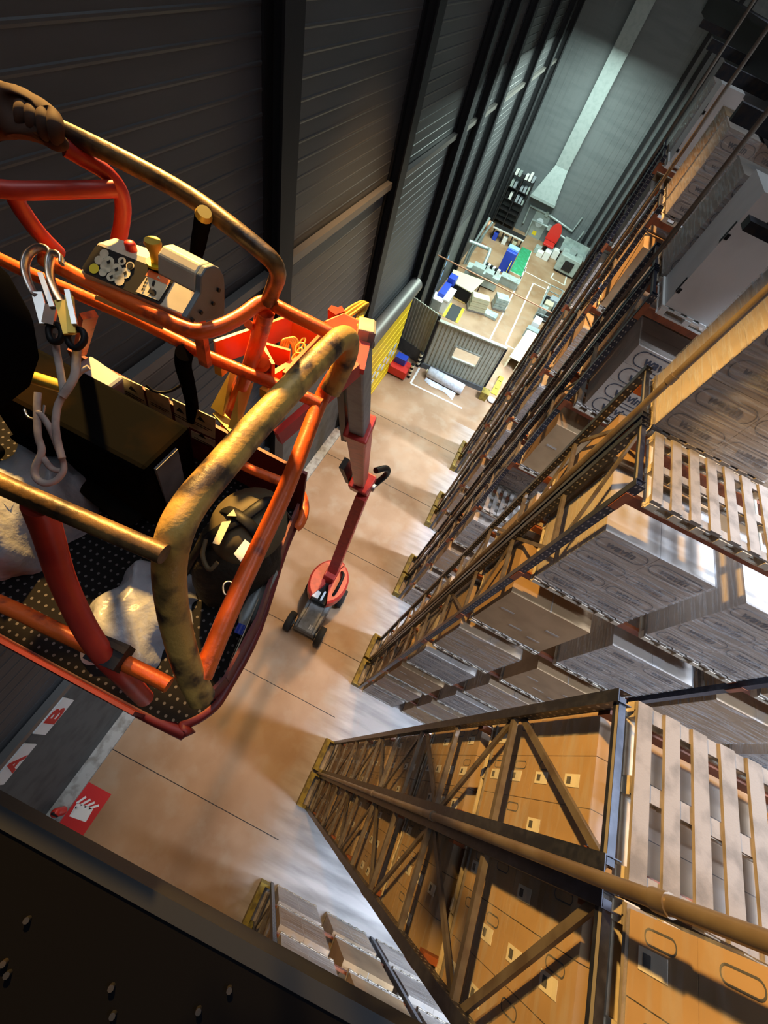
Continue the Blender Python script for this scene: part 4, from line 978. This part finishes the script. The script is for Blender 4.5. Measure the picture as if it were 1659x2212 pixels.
# in front of the partition
q0, q1 = fl(921, 812), fl(995, 851); q0 += V((0, 0, .36)); q1 += V((0, 0, .36)); ax_ = (q1-q0).normalized()
t = thing('film_roll', 'big white plastic film roll lying in front of the partition', 'roll', (q0+q1)/2-V((0, 0, .36)))
part('roll_body', MB().tube([q0, q0+ax_*.03, q1-ax_*.03, q1], [.30, .35, .35, .32], 24, sub=1), 'wrapwhite', t)
part('core', MB().cyl(q0-ax_*.12, q0, .12, 14), 'cream', t)
part('loose_film', MB().add([q0+ax_*(i*.24)+V((.05, -.34-.03*(i % 2), -.2)) for i in range(10)]+[q0+ax_*(i*.24+.05)+V((.02*(i % 3), -.5-.12*math.sin(i*.8)-.04*i, -.345)) for i in range(10)], [(i, i+1, 11+i, 10+i) for i in range(9)]), 'wrapwhite', t)
r0 = fl(857, 808)
t = thing('red_cart', 'red metal cart by the left wall beside the black bollards', 'cart', r0)
part('body', MB().box(r0.x-.55, r0.x+.6, r0.y-.35, r0.y+.75, .12, .62), 'red', t); part('handle', MB().tube([r0+V((-.5, -.3, .62)), r0+V((-.55, -.55, .9)), r0+V((-.6, -.6, .3)), r0+V((-.6, -.7, .02))], .03, 8), 'copper', t)
for dx in (-.4, .45):
    for dy in (-.2, .6): part('wheel', MB().cyl(r0+V((dx-.04, dy, .12)), r0+V((dx+.04, dy, .12)), .12, 12), 'tyre', t)
solo('blue_crate', MB().box(r0.x-.45, r0.x+.25, r0.y+.15, r0.y+.7, .625, 1.05), 'blue', 'dark blue crate on the red cart', 'crate', bevel=.02)
r1 = ax(876, 742, WX+.35)
t = thing('hose_reel', 'dark red hose reel on the left wall before the partition', 'hose reel', r1)
part('drum', MB().cyl(r1+V((-.2, 0, 0)), r1+V((.25, 0, 0)), .38, 20), 'signr', t); part('hub', MB().cyl(r1+V((.25, 0, 0)), r1+V((.29, 0, 0)), .15, 14), 'black', t); part('bracket', MB().bar(r1+V((-.35, 0, 0)), r1+V((-.2, 0, 0)), .2, .3), 'dark', t)
for i, (u, v) in enumerate(((882, 815), (901, 791))):
    c = fl(u, v); t = thing('bollard', ('front' if i == 0 else 'rear')+' black and cream striped bollard beside the partition end', 'bollard', c, 'striped bollards')
    part('tube', MB().cyl(c, c+V((0, 0, 1.05)), .11, 14), 'black', t)
    for k in range(3): part('band', MB().cyl(c+V((0, 0, .2+.32*k)), c+V((0, 0, .36+.32*k)), .116, 14), 'cream', t)
c = fl(1041, 860); solo('yellow_bin', MB().hexa([c+V(p) for p in ((-.2, -.25, 0), (.25, -.2, 0), (.22, .3, 0), (-.22, .25, 0), (-.25, -.28, .6), (.28, -.25, .6), (.26, .33, .6), (-.26, .3, .6))]), 'guard', 'mustard bin at the right end of the partition', 'bin')
c0, c1 = fl(1066, 852), fl(1079, 822); t = thing('wet_floor_sign', 'bright yellow folding floor sign right of the partition', 'sign', (c0+c1)/2)
dv = (c1-c0).normalized(); sd = V((dv.y, -dv.x, 0))
part('panel', MB().prism([c0+sd*.22+V((0, 0, .02)), c0-sd*.22+V((0, 0, .02)), c1-sd*.14+V((0, 0, .34)), c1+sd*.14+V((0, 0, .34))], (0, 0, .03)), 'yellow', t); part('panel', MB().prism([c1+sd*.22+dv*.25, c1-sd*.22+dv*.25, c1-sd*.14+V((0, 0, .35)), c1+sd*.14+V((0, 0, .35))], dv*.03), 'yellow', t)
part('marks', MB().bar(c0+(c1-c0)*.72+sd*.1+V((0, 0, .29)), c0+(c1-c0)*.72-sd*.1+V((0, 0, .29)), .06, .02).bar(c0+(c1-c0)*.3+sd*.1+V((0, 0, .16)), c0+(c1-c0)*.3-sd*.1+V((0, 0, .16)), .04, .02), 'decal', t)
c = fl(1060, 866); solo('cloth_heap', MB().sphere(c+V((0, 0, .1)), .28, sc=(1, 1, .4)), 'wrapwhite', 'white cloth heap beside the mustard bin', 'cloth')
# behind the partition
def slab(pts, z0, z1, mb=None):
    P4 = [az(u, v, z1) for u, v in pts]; mb = mb or MB()
    return mb.hexa([V((p.x, p.y, z0)) for p in P4]+P4)
def ccw(pts): return pts
g = [fl(*p) for p in ((958, 684), (986, 697), (1001, 667), (974, 655))]
t = thing('rubber_mat', 'black rubber mat with yellow edges behind the partition', 'mat', g[0])
part('mat_body', MB().prism([p+V((0, 0, .003)) for p in g], (0, 0, .02)), 'matblk', t)
part('edge_strip', MB().bar(g[0]+V((0, 0, .016)), g[3]+V((0, 0, .016)), .22, .03), 'yellow', t); part('edge_strip', MB().bar(g[1]+V((0, 0, .016)), g[2]+V((0, 0, .016)), .22, .03), 'yellow', t)
solo('ochre_board', MB().prism([fl(*p)+V((0, 0, .003)) for p in ((969, 641), (1003, 657), (1012, 648), (977, 631))], (0, 0, .05)), 'ochre', 'ochre board on the floor behind the black mat', 'board')
t = thing('work_table', 'long beige table with a dark front near the left wall', 'table', fl(1000, 620))
part('table_top', slab([(970, 604), (1019, 632), (1046, 606), (980, 582)], .94, 1.0), 'beige', t); part('front_panel', slab([(971, 607), (1018, 633), (1022, 629), (975, 604)], .05, .93), 'black', t)
tl = [az(u, v, 1.0) for u, v in ((970, 604), (1019, 632), (1046, 606), (980, 582))]
for p in tl:
    c = p*.9+sum(tl, V((0, 0, 0)))*.025; part('leg', MB().bar((c.x, c.y, 0), (c.x, c.y, .94), .08, .08, (1, 0, 0)), 'dark', t)
a_ = fl(1005, 668); b_ = fl(1046, 682); a_ = fl(1008, 671); dx = (b_-a_); dy = V((-dx.y, dx.x, 0)).normalized()*.85
def wrapped(name, label, a, dx, dy, h, m_, n=6):
    t = thing(name, label, 'pallet load', a+(dx+dy)/2)
    def hx(f0, f1, z0, z1): o_ = a+dx*f0+dy*f0; e1 = dx*(f1-f0); e2 = dy*(f1-f0); return MB().hexa([o_+V((0, 0, z0)), o_+e1+V((0, 0, z0)), o_+e1+e2+V((0, 0, z0)), o_+e2+V((0, 0, z0)), o_+V((0, 0, z1)), o_+e1+V((0, 0, z1)), o_+e1+e2+V((0, 0, z1)), o_+e2+V((0, 0, z1))])
    part('base', hx(0, 1, .02, .14), 'wood', t)
    for k in range(n): part('layer', hx(.03+.02*(k % 2), .97-.02*(k % 2), .145+(h-.145)*k/n, .145+(h-.145)*(k+.9)/n), m_, t)
    return t
wrapped('stacked_goods', 'stack of beige wrapped sheets on a pallet behind the partition', a_, dx, dy, 1.15, 'beige')
a2 = fl(1062, 668); dx2 = dx*.75; dy2 = dy*1.15
wrapped('stacked_goods', 'pallet of grey wrapped goods right of the beige stack', a2, dx2, dy2, .95, 'machine', 4)
c = fl(1063, 676); solo('low_box', MB().box(c.x-.7, c.x+.5, c.y-.9, c.y-.1, .0, .22), 'machine', 'low grey tray on the floor in front of the grey wrapped goods', 'tray', bevel=.03)
# left wall boards and blue cabinet
for i, (u, v) in enumerate(((950, 600), (940, 622), (958, 578))):
    p = ax(u, v, WX+.1); solo('notice_board', MB().box(WX+.03, WX+.07, p.y-.8, p.y+.8, p.z-.5, p.z+.5), 'lblue', ['second', 'nearest', 'farthest'][i]+' pale blue notice board on the left wall', 'notice board')
c = az(961, 629, 1.2); t = thing('blue_cabinet', 'blue and white cabinet against the left wall beside the beige table', 'cabinet', (c.x, c.y, 0))
part('body', MB().box(c.x-.35, c.x+.15, c.y-.5, c.y+1.3, .0, 1.2), 'blue', t); part('worktop', MB().box(c.x+.16, c.x+.65, c.y-.75, c.y+1.2, .95, 1.05), 'signw', t); part('side', MB().box(c.x+.2, c.x+.6, c.y-.7, c.y+1.15, 0, .94), 'signw', t)
c = az(978, 603, 1.3); solo('blue_box', MB().box(c.x-.3, c.x+.3, c.y-.4, c.y+.4, 1.0, 1.5), 'blue', 'small bright blue box on the end of the beige table', 'box', bevel=.02)
c = fl(941, 663); t = thing('white_bin', 'white box bin between wall and black mat', 'bin', c); part('body', MB().hexa([c+V(p) for p in ((-.35, -.7, 0), (.35, -.7, 0), (.35, .1, 0), (-.35, .1, 0), (-.45, -.8, .9), (.45, -.8, .9), (.45, .2, .9), (-.45, .2, .9))]), 'galv', t); part('lid', MB().box(c.x-.45, c.x+.45, c.y-.8, c.y+.2, .905, .95), 'signw', t)
# pipe crossing high above
cz = 5.0; c0 = az(1003, 580, cz); c1 = az(1200, 661, cz); yy_ = c0.y
t = thing('overhead_pipe', 'thin rusty pipe crossing the workshop from the left wall to the racks', 'pipe', (c0.x, yy_, cz))
part('pipe_run', MB().cyl((WX+.02, yy_, cz), (6.0, yy_, cz), .038, 10), 'copper', t)
# machine line with pipes
t = thing('machine_line', 'long pale machine bench with pipework behind the beige table', 'machine', fl(1045, 600))
part('bed', slab([(1008, 576), (1078, 606), (1084, 594), (1014, 565)], .1, 1.0), 'machine', t); part('top_block', slab([(1022, 573), (1046, 584), (1051, 574), (1028, 564)], 1.0, 1.5), 'galv', t); part('top_block', slab([(1050, 588), (1066, 595), (1070, 586), (1055, 579)], 1.0, 1.35), 'galv', t)
q = [az(u, v, 1.2) for u, v in ((1005, 543), (1042, 558), (1048, 565), (1042, 580))]; part('pipe_run', MB().tube([V((x.x, x.y, 2.0)) for x in q[:3]]+[q[3]], .13, 10), 'galv', t)
for k in range(6):
    c = az(1052+5*k, 571+3*k, 1.3); part('fitting', MB().cbox((c.x, c.y, 1.2), (.25, .3, .4)), 'signw' if k % 2 else 'black', t)
c0, c1 = fl(1086, 603), fl(1095, 584); t = thing('barrier', 'yellow and black barrier board at the end of the machine bench', 'barrier', (c0+c1)/2)
part('board', MB().bar(c0+V((0, 0, .7)), c1+V((0, 0, .7)), .06, .9), 'yellow', t); part('foot', MB().bar(c0+V((.12, 0, .15)), c1+V((.12, 0, .15)), .16, .3), 'black', t)
c = az(1106, 545, 1.7); t = thing('blue_cabinet', 'tall blue cabinet left of the green walkway patch', 'cabinet', (c.x, c.y, 0)); part('body', MB().box(c.x-.48, c.x+.48, c.y-.1, c.y+1.0, 0, 1.7), 'blue', t, .04); part('lid', MB().box(c.x-.48, c.x+.48, c.y+.3, c.y+1.0, 1.72, 1.85), 'lblue', t)
c = fl(1098, 612); t = thing('grey_bin', 'grey open bin at the near end of the green patch', 'bin', c); part('body', MB().box(c.x-.8, c.x+.8, c.y-.7, c.y+.1, 0, .55), 'galv', t); part('rim', MB().box(c.x-.85, c.x+.85, c.y-.75, c.y+.15, .56, .62), 'machine', t)
# back of the workshop
b0, b1 = az(1067, 488, 1.0), az(1132, 519, 1.0)
t = thing('workbench', 'long dark workbench with bright front edge before the shelves', 'workbench', (b0+b1)/2-V((0, 0, 1)))
part('bench_top', MB().bar(b0+V((0, .4, -.04)), b1+V((0, .4, -.04)), 1.0, .08), 'dark', t); part('bright_edge', MB().bar(b0+V((0, -.13, -.03)), b1+V((0, -.13, -.03)), .06, .1), 'signw', t)
for f in (.05, .35, .65, .95):
    c = b0+(b1-b0)*f; part('leg', MB().bar((c.x, c.y+.4, 0), (c.x, c.y+.4, .92), .1, .7, (0, 1, 0)), 'dark', t)
for k in range(3):
    c = b0+(b1-b0)*(.16+.31*k); solo('storage_bin', MB().box(c.x-.2, c.x+.2, c.y-.15, c.y+.5, .0, .6), ['blue', 'signw', 'beige'][k], ['blue', 'white', 'beige'][k]+' bin on the floor under the dark workbench', 'bin', bevel=.02)
s0 = az(1067, 475, 1.6); t = thing('shelving_unit', 'dark shelving with small boxes against the back wall', 'shelving', (-1.6, BY-1.2, 0))
xs0 = ay(1070, 470, BY-1).x; xs1 = ay(1118, 470, BY-1).x
for x in (xs0, (xs0+xs1)/2, xs1): part('upright', MB().box(x-.05, x+.05, BY-1.5, BY-.4, 0, 4.2), 'dark', t)
for z in (.5, 1.4, 2.3, 3.2, 4.1): part('shelf', MB().box(xs0+.06, (xs0+xs1)/2-.06, BY-1.5, BY-.4, z-.03, z+.03).box((xs0+xs1)/2+.06, xs1-.06, BY-1.5, BY-.4, z-.03, z+.03).box((xs0+xs1)/2-.06, (xs0+xs1)/2+.06, BY-.44, BY-.4, z-.03, z+.03), 'dark', t)
rs = random.Random(5)
for iz, z in enumerate((2.33, 3.23, 4.13)):
    n = 6; wdx = (xs1-xs0)/n
    for k in range(n):
        if abs(k-2.5) < .1: continue
        x = xs0+.12+wdx*k; x2 = x+wdx*.7
        if x < (xs0+xs1)/2 < x2: continue
        solo('parts_box', MB().box(x, x2, BY-1.45, BY-.8, z, z+.3+rs.random()*.25), rs.choice(['signw', 'greybox', 'black', 'machine']), 'small box, %s from left, on the %s shelf of the back shelving' % (ORD[k], ['third', 'fourth', 'top'][iz]), 'box', group='boxes on the back shelving')
d0 = ay(1158, 495, BY-.05); dz = d0.z
dr_ = struct('door_2', MB().box(d0.x-.75, d0.x+.75, BY-.10, BY-.035, 0, dz+1.6), 'galv')
b = MB(); n = 20; b.prism([(d0.x+.38*math.cos(2*math.pi*i/n), BY-.105, dz+.6+.38*math.sin(2*math.pi*i/n)) for i in range(n)][::-1], (0, -.02, 0)); part('round_window', b, 'paleglass', dr_)
part('yellow_sticker', MB().box(d0.x-.2, d0.x+.2, BY-.115, BY-.105, dz-.5, dz-.15), 'yellow', dr_)
for i, off in enumerate((0, .8)):
    pts = [ay(u, v, BY-.18) for u, v in ((1130, 482), (1146, 444), (1182, 462), (1236, 500), (1258, 470))]
    pts = [p+V((off, -off*.4, -off*1.0)) for p in pts]
    t = thing('wall_pipe', ('outer' if i == 0 else 'inner')+' grey pipe run bent over the door on the back wall', 'pipe', pts[0])
    part('pipe_run', MB().tube(pts, .11, 10, sub=1), 'galv', t); part('valve', MB().cbox(pts[2], (.3, .28, .4)), 'machine', t)
c = fl(1181, 535); c.y = min(c.y, 47.4); t = thing('red_chair', 'red high-backed chair in front of the back wall', 'chair', c)
part('seat', MB().box(c.x-.55, c.x+.55, c.y-.5, c.y+.5, .5, .7), 'red', t, .05); part('backrest', MB().prism([c+V((.6*math.cos(a), .55, 1.3+.9*math.sin(a))) for a in R_(0, 180, 10)]+[c+V((-.6, .55, .7)), c+V((.6, .55, .7))], (0, .2, 0)), 'red', t)
part('base', MB().cyl(c, c+V((0, 0, .5)), .3, 12), 'dark', t)
c = fl(1215, 590); t = thing('machine_tool', 'grey box machine inside a white floor frame near the back right', 'machine', c)
part('body', MB().box(c.x-1.0, c.x+1.0, c.y-.4, c.y+1.4, .15, 1.5), 'machine', t, .06); part('door', MB().box(c.x-.4, c.x+.5, c.y-.48, c.y-.41, .4, 1.2), 'dark', t); part('feet', MB().box(c.x-.8, c.x+.8, c.y-.3, c.y+1.3, 0, .15), 'dark', t); part('control_box', MB().box(c.x-.4, c.x+.2, c.y+.4, c.y+1.1, 1.5, 1.9), 'galv', t)
c = fl(1232, 548); c.y = min(c.y, 47.3); t = thing('side_table', 'pale metal table behind the grey box machine', 'table', c); part('table_top', MB().box(c.x-1.3, c.x+1.3, c.y-.9, c.y+.6, .92, 1.0), 'galv', t)
for dx_ in (-1.1, 1.1):
    for dy_ in (-.75, .45): part('leg', MB().box(c.x+dx_-.06, c.x+dx_+.06, c.y+dy_-.06, c.y+dy_+.06, 0, .92), 'dark', t)
part('back_panel', MB().box(c.x-1.3, c.x+1.3, c.y+.6, c.y+.68, 1.0, 1.6), 'machine', t)
rs = random.Random(9)
for i, (u, v) in enumerate(((1158, 545), (1163, 553), (1176, 560), (1190, 548), (1195, 557), (1181, 551))):
    c = fl(u, v); h_ = .3+.5*rs.random(); solo('workshop_box', MB().box(c.x-.3, c.x+.3, c.y-.3, c.y+.4, 0, h_), rs.choice(['signw', 'machine', 'greybox']), '%s low box from the left among the clutter before the red chair' % ORD[i], 'box', bevel=.03, group='boxes before the red chair')
c = fl(1036, 530); t = thing('stand_fan', 'orange topped stand near the left wall beside the brown floor', 'stand', c); part('pole', MB().cyl(c, c+V((0, 0, 1.5)), .09, 10), 'galv', t); part('head', MB().sphere(c+V((0, 0, 1.7)), .4), 'copper', t); part('foot', MB().cbox(c+V((0, 0, .08)), (1.0, .8, .16)), 'copper', t)
for i, (a, d) in enumerate((((1006, 541), (1058, 470)), ((1018, 545), (1064, 480)))):
    p_, q_ = az(*a, 1.0), az(*d, 3.5); p_.x = max(p_.x, WX+.4); q_.x = max(q_.x, WX+.4)
    solo('rail_pipe', MB().tube([V((p_.x, p_.y, 0)), p_, q_], .10, 8, sub=1), 'galv', ['left', 'right'][i]+' pale pipe run along the left wall in the workshop', 'pipe')
# right side of the workshop, next to the racks
def footbox(name, label, cat, pts, h, m_): return solo(name, slab(pts, 0, h), m_, label, cat)
g = [az(u, v, .9) for u, v in ((1103, 770), (1124, 781), (1163, 722), (1142, 712))]
t = thing('pallet_pile', 'long pile of cream slatted pallets beside the racks', 'pallets', V((sum(p.x for p in g)/4, sum(p.y for p in g)/4, 0)))
for k in range(14):
    f = k/14; a = g[0]+(g[3]-g[0])*f; c = g[1]+(g[2]-g[1])*f; part('slat', MB().bar(a+V((0, .1, -.02)), c+V((0, .1, -.02)), .30, .04), 'cream', t)
for q_, r_ in ((g[0], g[3]), (g[1], g[2])): part('side_board', MB().bar(q_+V((0, 0, -.48)), r_+V((0, 0, -.48)), .12, .86), 'cream', t)
footbox('grey_carton', 'flat grey carton between cream pallets and white box', 'box', [(1138, 708), (1163, 721), (1168, 713), (1143, 701)], .7, 'galv')
footbox('white_box', 'pale blue-white box beyond the cream pallets', 'box', [(1151, 694), (1166, 702), (1174, 689), (1159, 681)], .9, 'lblue').data.materials[0] = M['signw']
t = thing('wire_cage', 'grey wire cage trolley beyond the white box', 'cage', fl(1178, 665))
cg = [fl(u, v) for u, v in ((1152, 688), (1180, 700), (1202, 652), (1176, 640))]
for p in cg: part('corner_post', MB().cyl(p, p+V((0, 0, 1.0)), .05, 8), 'galv', t)
for z in (.15, .55, 1.0):
    for i in range(4): part('rail', MB().cyl(cg[i]+V((0, 0, z)), cg[(i+1) % 4]+V((0, 0, z)), .04, 8), 'galv', t)
part('base', MB().prism([p+V((0, 0, .1)) for p in cg], (0, 0, .06)), 'dark', t)
m_ = sum(cg, V((0, 0, 0)))/4
for i in range(3): solo('caged_box', MB().cbox(m_+V((-.3+.3*i, -1.2+1.1*i, .42)), (.7, .8, .5)), ['machine', 'beige', 'greybox'][i], ['near', 'middle', 'far'][i]+' box inside the grey wire cage', 'box')
